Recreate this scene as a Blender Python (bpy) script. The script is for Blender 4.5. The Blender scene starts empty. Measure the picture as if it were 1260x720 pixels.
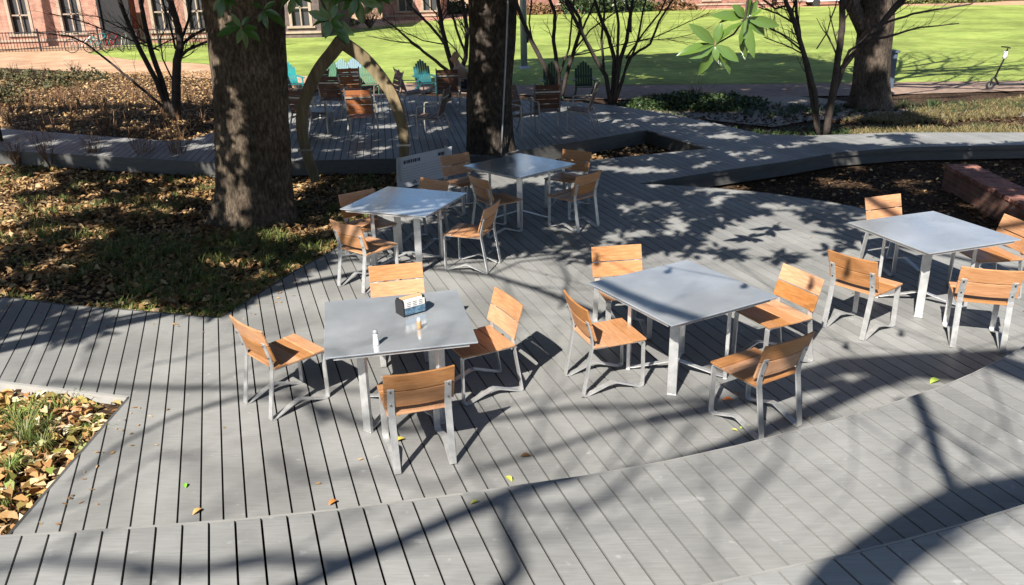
import bpy, math, random
import numpy as np
from mathutils import Vector, Matrix, noise
random.seed(7); RNG = np.random.default_rng(7)
PI = math.pi
scene = bpy.context.scene
COL = scene.collection

# ------------------------------------------------------------------ camera model (measured from the photograph)
F, PITCH, ROLL, H = 1031.78, 0.368727, -0.0237193, 3.1504
_c, _s = math.cos(PITCH), math.sin(PITCH)
_cr, _sr = math.cos(ROLL), math.sin(ROLL)
FWD = Vector((0, _c, -_s)); DWN = Vector((0, -_s, -_c)); RGT = Vector((1, 0, 0))
CAMPOS = Vector((0, 0, H))
def ray(u, v):
    a, b = (u-630)/F, (v-360)/F
    a, b = _cr*a + _sr*b, -_sr*a + _cr*b
    return RGT*a + FWD + DWN*b
def G(u, v, z=0.0):                # photograph pixel -> point on the level z
    d = ray(u, v); return CAMPOS + d*((z-H)/d.z)
def D(u, v, Y):                    # photograph pixel -> point at distance Y
    d = ray(u, v); return CAMPOS + d*(Y/d.y)
camd = bpy.data.cameras.new('camera'); cam = bpy.data.objects.new('camera', camd); COL.objects.link(cam)
r_ = RGT*_cr - DWN*_sr; d_ = RGT*_sr + DWN*_cr
m = Matrix((r_, -d_, -FWD)).transposed().to_4x4(); m.translation = CAMPOS
cam.matrix_world = m
camd.sensor_width = 36; camd.lens = F/1260*36; camd.clip_start = .05; camd.clip_end = 2000
scene.camera = cam

# ------------------------------------------------------------------ light
AZ, EL = math.radians(65.5), math.radians(41.0)       # the way the shadows run, sun height
SUN = Vector((math.cos(AZ)*math.cos(EL), math.sin(AZ)*math.cos(EL), -math.sin(EL)))
sl = bpy.data.lights.new('sun', 'SUN'); so = bpy.data.objects.new('sun', sl); COL.objects.link(so)
so.rotation_euler = SUN.to_track_quat('-Z', 'Y').to_euler(); so.location = (-8, -16, 20)
sl.energy = 5.0; sl.angle = math.radians(.53); sl.color = (1, .95, .86)
w = bpy.data.worlds.new('World'); scene.world = w; w.use_nodes = True
nt = w.node_tree; bg = nt.nodes['Background']
sky = nt.nodes.new('ShaderNodeTexSky'); sky.sky_type = 'NISHITA'; sky.sun_disc = False
sky.sun_elevation = EL; sky.sun_rotation = math.radians(205)
sky.air_density = 1.0; sky.dust_density = .6; sky.ozone_density = 3.0
nt.links.new(sky.outputs[0], bg.inputs[0]); bg.inputs[1].default_value = .060
scene.view_settings.view_transform = 'Standard'; scene.view_settings.look = 'None'
scene.view_settings.exposure = 1.08; scene.view_settings.gamma = 1
scene.render.engine = 'CYCLES'
scene.cycles.max_bounces = 6; scene.cycles.diffuse_bounces = 3; scene.cycles.glossy_bounces = 3
scene.cycles.transparent_max_bounces = 4; scene.cycles.caustics_reflective = False

# ------------------------------------------------------------------ materials
def mat(name, base, rough=.6, metal=0., ramp=None, nscale=None, stretch=(1,1,1), bump=0., bscale=None, island=0., rrough=None, spec=None, detail=6., coord='Object', trans=None, two=None):
    """base colour, optional noise ramp [(pos,col)..], random tint per island, bump"""
    M = bpy.data.materials.new(name); M.use_nodes = True; n = M.node_tree.nodes; L = M.node_tree.links
    b = n['Principled BSDF']
    b.inputs['Base Color'].default_value = (*base, 1); b.inputs['Roughness'].default_value = rough; b.inputs['Metallic'].default_value = metal
    if spec is not None: b.inputs['Specular IOR Level'].default_value = spec
    tc = n.new('ShaderNodeTexCoord'); mp = n.new('ShaderNodeMapping'); mp.inputs['Scale'].default_value = stretch
    L.new(tc.outputs[coord], mp.inputs[0])
    cout = None
    if ramp:
        t = n.new('ShaderNodeTexNoise'); t.inputs['Scale'].default_value = nscale; t.inputs['Detail'].default_value = detail; t.inputs['Roughness'].default_value = .62
        L.new(mp.outputs[0], t.inputs[0]); cr = n.new('ShaderNodeValToRGB'); el = cr.color_ramp.elements
        while len(el) < len(ramp): el.new(.5)
        for e, (p, c) in zip(el, ramp): e.position = p; e.color = (*c, 1)
        L.new(t.outputs[0], cr.inputs[0]); cout = cr.outputs[0]
        if two:      # a second, broader noise multiplies: stains and wear
            t2 = n.new('ShaderNodeTexNoise'); t2.inputs['Scale'].default_value = two[0]; t2.inputs['Detail'].default_value = 5
            L.new(tc.outputs[coord], t2.inputs[0]); mr2 = n.new('ShaderNodeMapRange'); mr2.inputs[1].default_value = .35; mr2.inputs[2].default_value = .65
            mr2.inputs[3].default_value = two[1]; mr2.inputs[4].default_value = two[2]; L.new(t2.outputs[0], mr2.inputs[0])
            vm = n.new('ShaderNodeVectorMath'); vm.operation = 'SCALE'; L.new(cout, vm.inputs[0]); L.new(mr2.outputs[0], vm.inputs['Scale']); cout = vm.outputs[0]
        if rrough:
            mr = n.new('ShaderNodeMapRange'); mr.inputs[1].default_value = .3; mr.inputs[2].default_value = .7
            mr.inputs[3].default_value = rrough[0]; mr.inputs[4].default_value = rrough[1]
            L.new(t.outputs[0], mr.inputs[0]); L.new(mr.outputs[0], b.inputs['Roughness'])
    if island:
        g = n.new('ShaderNodeNewGeometry')
        mr = n.new('ShaderNodeMapRange'); mr.inputs[3].default_value = 1-island; mr.inputs[4].default_value = 1+island
        L.new(g.outputs['Random Per Island'], mr.inputs[0])
        vm = n.new('ShaderNodeVectorMath'); vm.operation = 'SCALE'
        if cout: L.new(cout, vm.inputs[0])
        else: vm.inputs[0].default_value = base
        L.new(mr.outputs[0], vm.inputs['Scale']); cout = vm.outputs[0]
    if cout: L.new(cout, b.inputs['Base Color'])
    if bump:
        t = n.new('ShaderNodeTexNoise'); t.inputs['Scale'].default_value = bscale or 40; t.inputs['Detail'].default_value = 6
        L.new(mp.outputs[0], t.inputs[0]); bp = n.new('ShaderNodeBump'); bp.inputs['Strength'].default_value = bump; bp.inputs['Distance'].default_value = .02
        L.new(t.outputs[0], bp.inputs['Height']); L.new(bp.outputs[0], b.inputs['Normal'])
    return M
def leafmat(name, cols, rough=.5, spec=.5, trans=0.):
    """each leaf (mesh island) takes one colour of the list"""
    M = bpy.data.materials.new(name); M.use_nodes = True; n = M.node_tree.nodes; L = M.node_tree.links; b = n['Principled BSDF']
    g = n.new('ShaderNodeNewGeometry'); cr = n.new('ShaderNodeValToRGB'); el = cr.color_ramp.elements
    while len(el) < len(cols): el.new(.5)
    for i, (e, c) in enumerate(zip(el, cols)): e.position = i/(len(cols)-1); e.color = (*c, 1)
    L.new(g.outputs['Random Per Island'], cr.inputs[0]); L.new(cr.outputs[0], b.inputs['Base Color'])
    b.inputs['Roughness'].default_value = rough; b.inputs['Specular IOR Level'].default_value = spec
    if trans:
        tr = n.new('ShaderNodeBsdfTranslucent'); L.new(cr.outputs[0], tr.inputs[0]); mx = n.new('ShaderNodeMixShader'); mx.inputs[0].default_value = trans
        L.new(b.outputs[0], mx.inputs[1]); L.new(tr.outputs[0], mx.inputs[2]); L.new(mx.outputs[0], n['Material Output'].inputs[0])
    return M
ang = 108.2
def deckmat():
    M = bpy.data.materials.new('deck_board'); M.use_nodes = True; n = M.node_tree.nodes; L = M.node_tree.links; b = n['Principled BSDF']
    tc = n.new('ShaderNodeTexCoord'); mp = n.new('ShaderNodeMapping'); mp.inputs['Rotation'].default_value = (0, 0, math.radians(-ang)); mp.inputs['Scale'].default_value = (1, 14, 1)
    L.new(tc.outputs['Object'], mp.inputs[0])
    def nz(src, sc, det, a, c, lo, hi):
        t = n.new('ShaderNodeTexNoise'); t.inputs['Scale'].default_value = sc; t.inputs['Detail'].default_value = det; L.new(src, t.inputs[0])
        r = n.new('ShaderNodeMapRange'); r.inputs[1].default_value = a; r.inputs[2].default_value = c; r.inputs[3].default_value = lo; r.inputs[4].default_value = hi
        L.new(t.outputs[0], r.inputs[0]); return t, r.outputs[0]
    t1, grain = nz(mp.outputs[0], 6, 7, .3, .7, .90, 1.08)
    _, stain = nz(tc.outputs['Object'], 1.1, 6, .34, .68, .79, 1.15)
    _, spot = nz(tc.outputs['Object'], 13, 3, .67, .75, 1, 1.32)
    _, dirt = nz(tc.outputs['Object'], 3.4, 8, .30, .42, .86, 1)
    g = n.new('ShaderNodeNewGeometry'); ri = n.new('ShaderNodeMapRange'); ri.inputs[3].default_value = .89; ri.inputs[4].default_value = 1.10; L.new(g.outputs['Random Per Island'], ri.inputs[0])
    cur = None
    for o in (grain, stain, spot, dirt, ri.outputs[0]):
        if cur is None: cur = o; continue
        mm = n.new('ShaderNodeMath'); mm.operation = 'MULTIPLY'; L.new(cur, mm.inputs[0]); L.new(o, mm.inputs[1]); cur = mm.outputs[0]
    vm = n.new('ShaderNodeVectorMath'); vm.operation = 'SCALE'; vm.inputs[0].default_value = (.246, .245, .238); L.new(cur, vm.inputs['Scale'])
    L.new(vm.outputs[0], b.inputs['Base Color']); b.inputs['Roughness'].default_value = .58; b.inputs['Specular IOR Level'].default_value = .45
    bp = n.new('ShaderNodeBump'); bp.inputs['Strength'].default_value = .25; bp.inputs['Distance'].default_value = .004; L.new(t1.outputs[0], bp.inputs['Height']); L.new(bp.outputs[0], b.inputs['Normal'])
    return M
M = {}
M['deck'] = deckmat()
M['fascia'] = mat('deck_fascia', (.08, .08, .08), .6, ramp=[(.3, (.055, .054, .052)), (.7, (.09, .088, .084))], nscale=4, stretch=(1, 1, 6), bump=.1)
M['under'] = mat('gap_shade_black', (.008, .008, .008), .9, spec=.1)
M['wood'] = mat('teak', (.5, .2, .06), .42, ramp=[(.25, (.37, .16, .064)), (.5, (.49, .24, .108)), (.75, (.59, .32, .165))], nscale=5, stretch=(1.2, 16, 16), island=.12, bump=.12, bscale=9, spec=.4)
M['steel'] = mat('brushed_steel', (.62, .62, .61), .3, metal=.62, ramp=[(.3, (.53, .53, .53)), (.7, (.71, .71, .70))], nscale=8, rrough=(.26, .42), stretch=(2, 2, 2), bump=.03, bscale=90)
M['tabletop'] = mat('table_steel', (.55, .56, .58), .3, metal=.62, ramp=[(.25, (.56, .60, .65)), (.5, (.66, .69, .73)), (.75, (.74, .76, .79))], nscale=2.2, rrough=(.10, .26), bump=.02, bscale=70, two=(1.7, .85, 1.1))
M['bolt'] = mat('bolt_steel', (.3, .3, .3), .35, metal=1.)
def barkmat(name, c0, c1, c2):
    return mat(name, c1, .9, ramp=[(.3, c0), (.5, c1), (.72, c2)], nscale=17, stretch=(1.5, 1.5, .62), bump=1., bscale=26, two=(1.6, .55, 1.45), spec=.15)
M['bark_mag'] = barkmat('magnolia_bark', (.028, .021, .015), (.082, .062, .045), (.18, .14, .10))
M['bark_oak'] = barkmat('furrowed_bark', (.020, .016, .013), (.055, .044, .036), (.12, .098, .08))
M['bark_grey'] = barkmat('grey_bark', (.035, .027, .021), (.085, .066, .052), (.155, .12, .092))
M['bark_thin'] = mat('thin_bark', (.06, .045, .038), .85, ramp=[(.3, (.02, .014, .012)), (.7, (.065, .047, .038))], nscale=9, bump=.4, bscale=20)
M['leaf_mag'] = leafmat('magnolia_leaf', [(.03, .065, .014), (.065, .125, .024), (.10, .17, .034), (.045, .09, .02)], .2, .8, .12)
M['leaf_shaded'] = leafmat('magnolia_leaf_shaded', [(.02, .05, .012), (.045, .10, .02), (.07, .14, .03), (.03, .07, .015)], .26, .6, .15)  # same leaf made darker: shade on the left sprays put into the colour
M['leaf_back'] = leafmat('magnolia_leaf_brown', [(.12, .07, .03), (.2, .13, .05)], .6)
M['leaf_crown'] = leafmat('crown_leaf', [(.02, .045, .012), (.035, .075, .018), (.05, .09, .022)], .4, .5, .1)
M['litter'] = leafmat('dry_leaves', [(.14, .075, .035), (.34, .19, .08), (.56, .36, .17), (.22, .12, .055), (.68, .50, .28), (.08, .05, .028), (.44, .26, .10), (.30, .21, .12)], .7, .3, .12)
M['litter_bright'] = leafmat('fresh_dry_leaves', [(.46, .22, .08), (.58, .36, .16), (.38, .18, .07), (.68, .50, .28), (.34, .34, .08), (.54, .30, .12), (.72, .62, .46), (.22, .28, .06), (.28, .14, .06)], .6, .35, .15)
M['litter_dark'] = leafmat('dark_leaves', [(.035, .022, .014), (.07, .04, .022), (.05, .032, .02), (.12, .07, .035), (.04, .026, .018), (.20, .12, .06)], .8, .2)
M['blade'] = leafmat('grass_blade', [(.04, .075, .02), (.09, .13, .03), (.17, .20, .055), (.26, .25, .09), (.06, .09, .025)], .5, .4, .2)
M['blade_dark'] = leafmat('ivy_leaf', [(.018, .04, .016), (.035, .065, .022), (.05, .085, .028), (.09, .11, .04)], .45, .4, .1)
M['olive'] = leafmat('olive_leaf', [(.045, .06, .022), (.10, .10, .045), (.16, .12, .06), (.06, .075, .028), (.20, .13, .07)], .6, .3, .1)
M['blade_dry'] = leafmat('dry_blade', [(.10, .11, .035), (.22, .19, .08), (.30, .20, .10), (.07, .09, .03), (.36, .27, .15)], .6, .3, .15)
M['blade_bright'] = leafmat('sedge_blade', [(.10, .17, .04), (.20, .25, .06), (.32, .33, .10), (.06, .11, .035), (.16, .24, .05)], .5, .4, .2)
M['shrub_brown'] = leafmat('dormant_twig', [(.09, .05, .03), (.18, .10, .055), (.30, .17, .09), (.14, .075, .045)], .8, .2)
M['mulch'] = mat('mulch', (.05, .035, .022), .95, ramp=[(.3, (.018, .012, .009)), (.5, (.055, .034, .022)), (.62, (.11, .07, .042)), (.75, (.22, .14, .08))], nscale=16, bump=1., bscale=22, two=(.8, .6, 1.3), spec=.1)
M['earth'] = mat('earth', (.30, .18, .10), .95, ramp=[(.3, (.33, .19, .11)), (.5, (.44, .27, .16)), (.7, (.54, .36, .23))], nscale=1.3, bump=.4, bscale=14, two=(.12, .85, 1.12))
M['lawn'] = mat('lawn_grass', (.12, .2, .03), .8, ramp=[(.28, (.15, .215, .045)), (.5, (.245, .31, .072)), (.72, (.36, .39, .12))], nscale=2.2, bump=1., bscale=40, two=(.3, .72, 1.28), stretch=(1, 1.8, 1), spec=.15, detail=10)
M['path'] = mat('brick_gravel_path', (.26, .17, .12), .9, ramp=[(.3, (.18, .12, .09)), (.55, (.27, .185, .14)), (.75, (.36, .26, .2))], nscale=5, bump=.3, bscale=30, two=(.4, .85, 1.15))
M['gravel'] = mat('gravel', (.3, .27, .23), .9, ramp=[(.3, (.14, .115, .09)), (.5, (.28, .24, .2)), (.7, (.48, .43, .36))], nscale=22, bump=1., bscale=25)
_n = M['wood'].node_tree.nodes; _l = M['wood'].node_tree.links; _b = _n['Principled BSDF']
_oi = _n.new('ShaderNodeObjectInfo'); _hs = _n.new('ShaderNodeHueSaturation'); _src = _b.inputs['Base Color'].links[0].from_socket
_m1 = _n.new('ShaderNodeMapRange'); _m1.inputs[3].default_value = .78; _m1.inputs[4].default_value = 1.18; _l.new(_oi.outputs['Random'], _m1.inputs[0]); _l.new(_m1.outputs[0], _hs.inputs['Value'])
_m2 = _n.new('ShaderNodeMapRange'); _m2.inputs[3].default_value = 1.12; _m2.inputs[4].default_value = .86; _l.new(_oi.outputs['Random'], _m2.inputs[0]); _l.new(_m2.outputs[0], _hs.inputs['Saturation'])
_l.new(_src, _hs.inputs['Color']); _l.new(_hs.outputs[0], _b.inputs['Base Color'])
def brickmat(name, a, b_, mortar, scale=1., wall='XZ'):
    X = bpy.data.materials.new(name); X.use_nodes = True; n = X.node_tree.nodes; L = X.node_tree.links; b = n['Principled BSDF']
    tc = n.new('ShaderNodeTexCoord'); sx = n.new('ShaderNodeSeparateXYZ'); cb = n.new('ShaderNodeCombineXYZ'); L.new(tc.outputs['Object'], sx.inputs[0])
    ad = n.new('ShaderNodeMath'); ad.operation = 'ADD'; L.new(sx.outputs[0], ad.inputs[0]); L.new(sx.outputs[1], ad.inputs[1])
    L.new(ad.outputs[0], cb.inputs[0]); L.new(sx.outputs[2], cb.inputs[1])
    t = n.new('ShaderNodeTexBrick'); t.inputs['Color1'].default_value = (*a, 1); t.inputs['Color2'].default_value = (*b_, 1); t.inputs['Mortar'].default_value = (*mortar, 1)
    t.inputs['Scale'].default_value = scale; t.inputs['Brick Width'].default_value = .21; t.inputs['Row Height'].default_value = .075; t.inputs['Mortar Size'].default_value = .008
    L.new(cb.outputs[0], t.inputs[0])
    t2 = n.new('ShaderNodeTexNoise'); t2.inputs['Scale'].default_value = 3; t2.inputs['Detail'].default_value = 6; L.new(tc.outputs['Object'], t2.inputs[0])
    mr = n.new('ShaderNodeMapRange'); mr.inputs[1].default_value = .3; mr.inputs[2].default_value = .7; mr.inputs[3].default_value = .65; mr.inputs[4].default_value = 1.25; L.new(t2.outputs[0], mr.inputs[0])
    vm = n.new('ShaderNodeVectorMath'); vm.operation = 'SCALE'; L.new(t.outputs[0], vm.inputs[0]); L.new(mr.outputs[0], vm.inputs['Scale']); L.new(vm.outputs[0], b.inputs['Base Color'])
    b.inputs['Roughness'].default_value = .9
    bp = n.new('ShaderNodeBump'); bp.inputs['Strength'].default_value = .5; bp.inputs['Distance'].default_value = .01; L.new(t2.outputs[0], bp.inputs['Height']); L.new(bp.outputs[0], b.inputs['Normal'])
    return X
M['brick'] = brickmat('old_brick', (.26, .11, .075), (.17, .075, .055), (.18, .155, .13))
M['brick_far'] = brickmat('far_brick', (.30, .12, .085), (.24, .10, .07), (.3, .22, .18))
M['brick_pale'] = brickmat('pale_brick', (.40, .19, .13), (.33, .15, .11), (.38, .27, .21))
M['stone'] = mat('limestone_trim', (.5, .42, .33), .8, ramp=[(.3, (.28, .21, .16)), (.7, (.40, .32, .25))], nscale=2)
M['glassdark'] = mat('window_glass', (.05, .05, .055), .25, spec=.6)
M['iron'] = mat('black_iron', (.02, .02, .022), .5, metal=.3)
M['white'] = mat('white_paint', (.72, .72, .70), .4, ramp=[(.3, (.66, .66, .64)), (.7, (.76, .76, .74))], nscale=3)
M['grey_pole'] = mat('galvanised_pole', (.34, .36, .39), .5, metal=.3, ramp=[(.3, (.27, .29, .32)), (.7, (.40, .42, .45))], nscale=3)
M['arch'] = mat('arch_timber', (.3, .2, .08), .7, ramp=[(.3, (.12, .088, .046)), (.55, (.20, .15, .08)), (.75, (.29, .225, .125))], nscale=3.5, stretch=(5, 5, .8), bump=.3, bscale=14, two=(1.5, .8, 1.15))
M['strap'] = mat('steel_strap', (.4, .38, .34), .5, metal=.7)
M['frame_dark'] = mat('powder_coat_frame', (.27, .26, .25), .4, metal=.5)
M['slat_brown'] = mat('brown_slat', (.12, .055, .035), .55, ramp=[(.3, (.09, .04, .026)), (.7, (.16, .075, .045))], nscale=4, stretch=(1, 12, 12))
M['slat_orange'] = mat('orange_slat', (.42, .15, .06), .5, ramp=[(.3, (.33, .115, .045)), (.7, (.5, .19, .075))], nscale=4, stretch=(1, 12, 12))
for k, c in dict(teal=(.01, .11, .13), bright=(.02, .25, .26), blue=(.015, .11, .19), green=(.05, .13, .07), dkgreen=(.03, .065, .035)).items():
    M['adi_'+k] = mat('painted_plastic_'+k, c, .5, ramp=[(.3, tuple(x*.8 for x in c)), (.7, tuple(min(1, x*1.15) for x in c))], nscale=3)
M['red'] = mat('red_cloth', (.5, .02, .03), .8, ramp=[(.3, (.4, .015, .025)), (.7, (.55, .03, .04))], nscale=2)
M['black'] = mat('black_plastic', (.018, .018, .02), .4)
M['rubber'] = mat('rubber', (.02, .02, .02), .8)
M['paper'] = mat('paper', (.75, .73, .68), .7, ramp=[(.3, (.68, .66, .6)), (.7, (.8, .78, .74))], nscale=30)
M['blue_card'] = mat('blue_card', (.06, .18, .32), .5, ramp=[(.35, (.02, .05, .10)), (.6, (.12, .22, .30))], nscale=35)
M['kraft'] = mat('kraft', (.5, .33, .18), .6)
M['pepperwood'] = mat('pepper_wood', (.42, .24, .11), .5)
M['shaker'] = mat('white_ceramic', (.8, .8, .8), .2)
M['ink'] = mat('printed_ink', (.035, .04, .06), .6)
M['sign'] = mat('sign_panel', (.5, .51, .55), .45, ramp=[(.3, (.40, .41, .44)), (.7, (.46, .47, .50))], nscale=3)
M['skin'] = mat('skin', (.5, .28, .19), .5)
M['hair'] = mat('light_hair', (.42, .24, .12), .7)
M['cloth_dark'] = mat('dark_cloth', (.03, .035, .05), .9)
M['cloth_pink'] = mat('tan_cloth', (.5, .33, .24), .9)
M['carwhite'] = mat('car_paint_white', (.7, .7, .7), .25, spec=.6)
M['cardark'] = mat('car_paint_dark', (.06, .06, .07), .25, spec=.6)
M['bluebox'] = mat('blue_box_paint', (.06, .085, .13), .6)

# ------------------------------------------------------------------ mesh building
class MB:
    def __init__(s): s.v = []; s.f = []
    def add(s, vs, fs):
        o = len(s.v); s.v += [tuple(v) for v in vs]; s.f += [tuple(i+o for i in f) for f in fs]; return s
    def box(s, c, size, rot=None, ch=0.):
        x, y, z = (q/2 for q in size); c = Vector(c)
        vs = [Vector((a*x, b*y, d*z)) for a in (-1, 1) for b in (-1, 1) for d in (-1, 1)]
        if rot is not None: vs = [rot @ v for v in vs]
        return s.add([v+c for v in vs], [(0, 1, 3, 2), (4, 6, 7, 5), (0, 4, 5, 1), (2, 3, 7, 6), (0, 2, 6, 4), (1, 5, 7, 3)])
    def ribbon(s, path, width, thick, x=0.):
        """a flat bar bent along a path in the (y,z) plane, its width across x"""
        P = [Vector((0, p[0], p[1])) for p in path]; ring = []
        for i, p in enumerate(P):
            a = (P[i]-P[i-1]).normalized() if i else (P[1]-P[0]).normalized()
            b = (P[i+1]-P[i]).normalized() if i < len(P)-1 else a
            t = (a+b).normalized(); nn = Vector((0, -t.z, t.y)); k = 1/max(.5, nn.dot(Vector((0, -a.z, a.y))))
            o = nn*thick/2*k
            ring.append([p+o+Vector((x-width/2, 0, 0)), p+o+Vector((x+width/2, 0, 0)), p-o+Vector((x+width/2, 0, 0)), p-o+Vector((x-width/2, 0, 0))])
        vs = [v for r in ring for v in r]; fs = []
        for i in range(len(P)-1):
            for k in range(4): fs.append((4*i+k, 4*i+(k+1) % 4, 4*i+4+(k+1) % 4, 4*i+4+k))
        fs += [(3, 2, 1, 0), tuple(4*(len(P)-1)+k for k in range(4))]
        return s.add(vs, fs)
    def tube(s, pts, radii, seg=8, cap=True, wob=0., nf=None):
        pts = [Vector(p) for p in pts]; n = len(pts)
        if not hasattr(radii, '__len__'): radii = [radii]*n
        t = (pts[1]-pts[0]).normalized(); u = t.orthogonal().normalized(); vs = []; fs = []
        for i, p in enumerate(pts):
            if i: a = (pts[i]-pts[i-1])
            else: a = (pts[1]-pts[0])
            if 0 < i < n-1: a = pts[i+1]-pts[i-1]
            t = a.normalized(); u = (u-t*u.dot(t)).normalized(); w_ = t.cross(u)
            for k in range(seg):
                an = 2*PI*k/seg; r = radii[i]
                if nf: r *= nf(p, an)
                elif wob: r *= 1+wob*noise.noise(p*1.7+Vector((math.cos(an), math.sin(an), 0))*1.5)
                vs.append(p+(u*math.cos(an)+w_*math.sin(an))*r)
        for i in range(n-1):
            for k in range(seg): fs.append((i*seg+k, i*seg+(k+1) % seg, (i+1)*seg+(k+1) % seg, (i+1)*seg+k))
        if cap: fs += [tuple(range(seg-1, -1, -1)), tuple((n-1)*seg+k for k in range(seg))]
        return s.add(vs, fs)
    def prism(s, poly, z0, z1):
        n = len(poly)
        a = sum(poly[i][0]*poly[(i+1) % n][1]-poly[(i+1) % n][0]*poly[i][1] for i in range(n))
        if a < 0: poly = poly[::-1]
        vs = [(p[0], p[1], z0) for p in poly]+[(p[0], p[1], z1) for p in poly]
        return s.add(vs, [tuple(range(n-1, -1, -1)), tuple(range(n, 2*n))]+[(i, (i+1) % n, n+(i+1) % n, n+i) for i in range(n)])
    def lathe(s, prof, c=(0, 0, 0), seg=16):
        c = Vector(c); vs = []; fs = []
        for r, z in prof:
            for k in range(seg): vs.append(c+Vector((r*math.cos(2*PI*k/seg), r*math.sin(2*PI*k/seg), z)))
        for i in range(len(prof)-1):
            for k in range(seg): fs.append((i*seg+k, i*seg+(k+1) % seg, (i+1)*seg+(k+1) % seg, (i+1)*seg+k))
        fs += [tuple(range(seg-1, -1, -1)), tuple((len(prof)-1)*seg+k for k in range(seg))]
        return s.add(vs, fs)
    def leaf(s, base, tip, width, nrm, fold=.25, droop=.1):
        base, tip, nrm = Vector(base), Vector(tip), Vector(nrm)
        a = tip-base; ln = a.length; t = a.normalized(); sd = t.cross(nrm).normalized(); up = sd.cross(t).normalized()
        prof = [(0, .06), (.18, .55), (.42, 1), (.68, .86), (.88, .42), (1, .02)]
        vs = []; fs = []
        for q, wv in prof:
            c = base+t*(ln*q)+up*(ln*droop*(q-q*q)*4*.5)
            hw = width/2*wv
            vs += [c-sd*hw+up*hw*fold, c, c+sd*hw+up*hw*fold]
        for i in range(len(prof)-1):
            o = 3*i; fs += [(o, o+1, o+4, o+3), (o+1, o+2, o+5, o+4)]
        return s.add(vs, fs)
    def mesh(s, name):
        me = bpy.data.meshes.new(name); me.from_pydata([tuple(v) for v in s.v], [], s.f); me.update(); return me
    def build(s, name, mt, parent=None, smooth=False, bevel=0., loc=None):
        me = s.mesh(name); o = bpy.data.objects.new(name, me); COL.objects.link(o)
        if mt: me.materials.append(mt)
        if smooth: me.polygons.foreach_set('use_smooth', [True]*len(me.polygons))
        if bevel:
            b = o.modifiers.new('bevel', 'BEVEL'); b.width = bevel; b.segments = 2; b.limit_method = 'ANGLE'; b.angle_limit = .6
        if parent: o.parent = parent
        if loc is not None: o.location = loc
        return o
def tag(o, label=None, cat=None, group=None, kind=None):
    if label: o['label'] = label
    if cat: o['category'] = cat
    if group: o['group'] = group
    if kind: o['kind'] = kind
    return o
def empty(name, loc, rz=0., label=None, cat=None, group=None):
    o = bpy.data.objects.new(name, None); COL.objects.link(o); o.location = loc; o.rotation_euler = (0, 0, rz); o.empty_display_size = .1
    return tag(o, label, cat, group)
def copy_tree(o, parent=None):
    c = o.copy(); COL.objects.link(c); c.parent = parent
    for ch in list(o.children): copy_tree(ch, c)
    return c
def quads(name, V, nper, mt, parent=None):
    """many small faces of nper corners from an array (N, nper, 3)"""
    N = len(V); me = bpy.data.meshes.new(name); me.vertices.add(N*nper); me.vertices.foreach_set('co', V.astype(np.float32).ravel())
    me.loops.add(N*nper); me.loops.foreach_set('vertex_index', np.arange(N*nper, dtype=np.int32))
    me.polygons.add(N); me.polygons.foreach_set('loop_start', np.arange(0, N*nper, nper, dtype=np.int32))
    me.update(calc_edges=True); me.materials.append(mt)
    o = bpy.data.objects.new(name, me); COL.objects.link(o); o.parent = parent; return o
def leafcloud(C, length, width, up=0., jit=.35, fold=.18):
    """diamond leaf faces at centres C, random directions; up = 1 makes them lie flat"""
    N = len(C); d = RNG.normal(size=(N, 3)); d[:, 2] *= (1-up)*.8+.05
    d /= np.linalg.norm(d, axis=1)[:, None]; n = RNG.normal(size=(N, 3))*(1-up*.75); n[:, 2] += up*1.5
    s = np.cross(d, n); s /= np.linalg.norm(s, axis=1)[:, None]+1e-9; u = np.cross(s, d)
    l = (length*(1+jit*RNG.uniform(-1, 1, N)))[:, None]; w_ = (width*(1+jit*RNG.uniform(-1, 1, N)))[:, None]
    b = u*w_*fold*RNG.uniform(.3, 1.8, (N, 1))
    return np.stack([C-d*l/2, C-d*l*.12+s*w_/2+b, C+d*l*.28+s*w_*.36+b, C+d*l/2, C+d*l*.28-s*w_*.36+b, C-d*l*.12-s*w_/2+b], 1)
def rosettes(C, length, width, k=6, up=.35, rad=.09):
    CC = np.repeat(C, k, 0); N = len(CC); d = RNG.normal(size=(N, 3)); d[:, 2] *= .45; d /= np.linalg.norm(d, axis=1)[:, None]
    n = RNG.normal(size=(N, 3))*.5; n[:, 2] += 1.; s = np.cross(d, n); s /= np.linalg.norm(s, axis=1)[:, None]+1e-9; u = np.cross(s, d)
    l = (length*RNG.uniform(.7, 1.25, N))[:, None]; w_ = (width*RNG.uniform(.75, 1.2, N))[:, None]; CC = CC+d*(rad*.25+l/2)
    b = u*w_*.15
    return np.stack([CC-d*l/2, CC-d*l*.12+s*w_/2+b, CC+d*l*.28+s*w_*.36+b, CC+d*l/2, CC+d*l*.28-s*w_*.36+b, CC-d*l*.12-s*w_/2+b], 1)
def inpoly(x, y, P):
    r = np.zeros(x.shape, bool); n = len(P); j = n-1
    for i in range(n):
        xi, yi, xj, yj = P[i][0], P[i][1], P[j][0], P[j][1]
        c = ((yi > y) != (yj > y)) & (x < (xj-xi)*(y-yi)/(yj-yi+1e-12)+xi); r ^= c; j = i
    return r
def scatter(P, n):
    P = [(p[0], p[1]) for p in P]; a = np.array(P); lo, hi = a.min(0), a.max(0); out = np.zeros((0, 2))
    while len(out) < n:
        q = RNG.uniform(lo, hi, (n, 2)); out = np.concatenate([out, q[inpoly(q[:, 0], q[:, 1], P)]])
    return out[:n]
def px(*pts, z=0.): return [G(u, v, z).to_2d() for u, v in pts]

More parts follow.
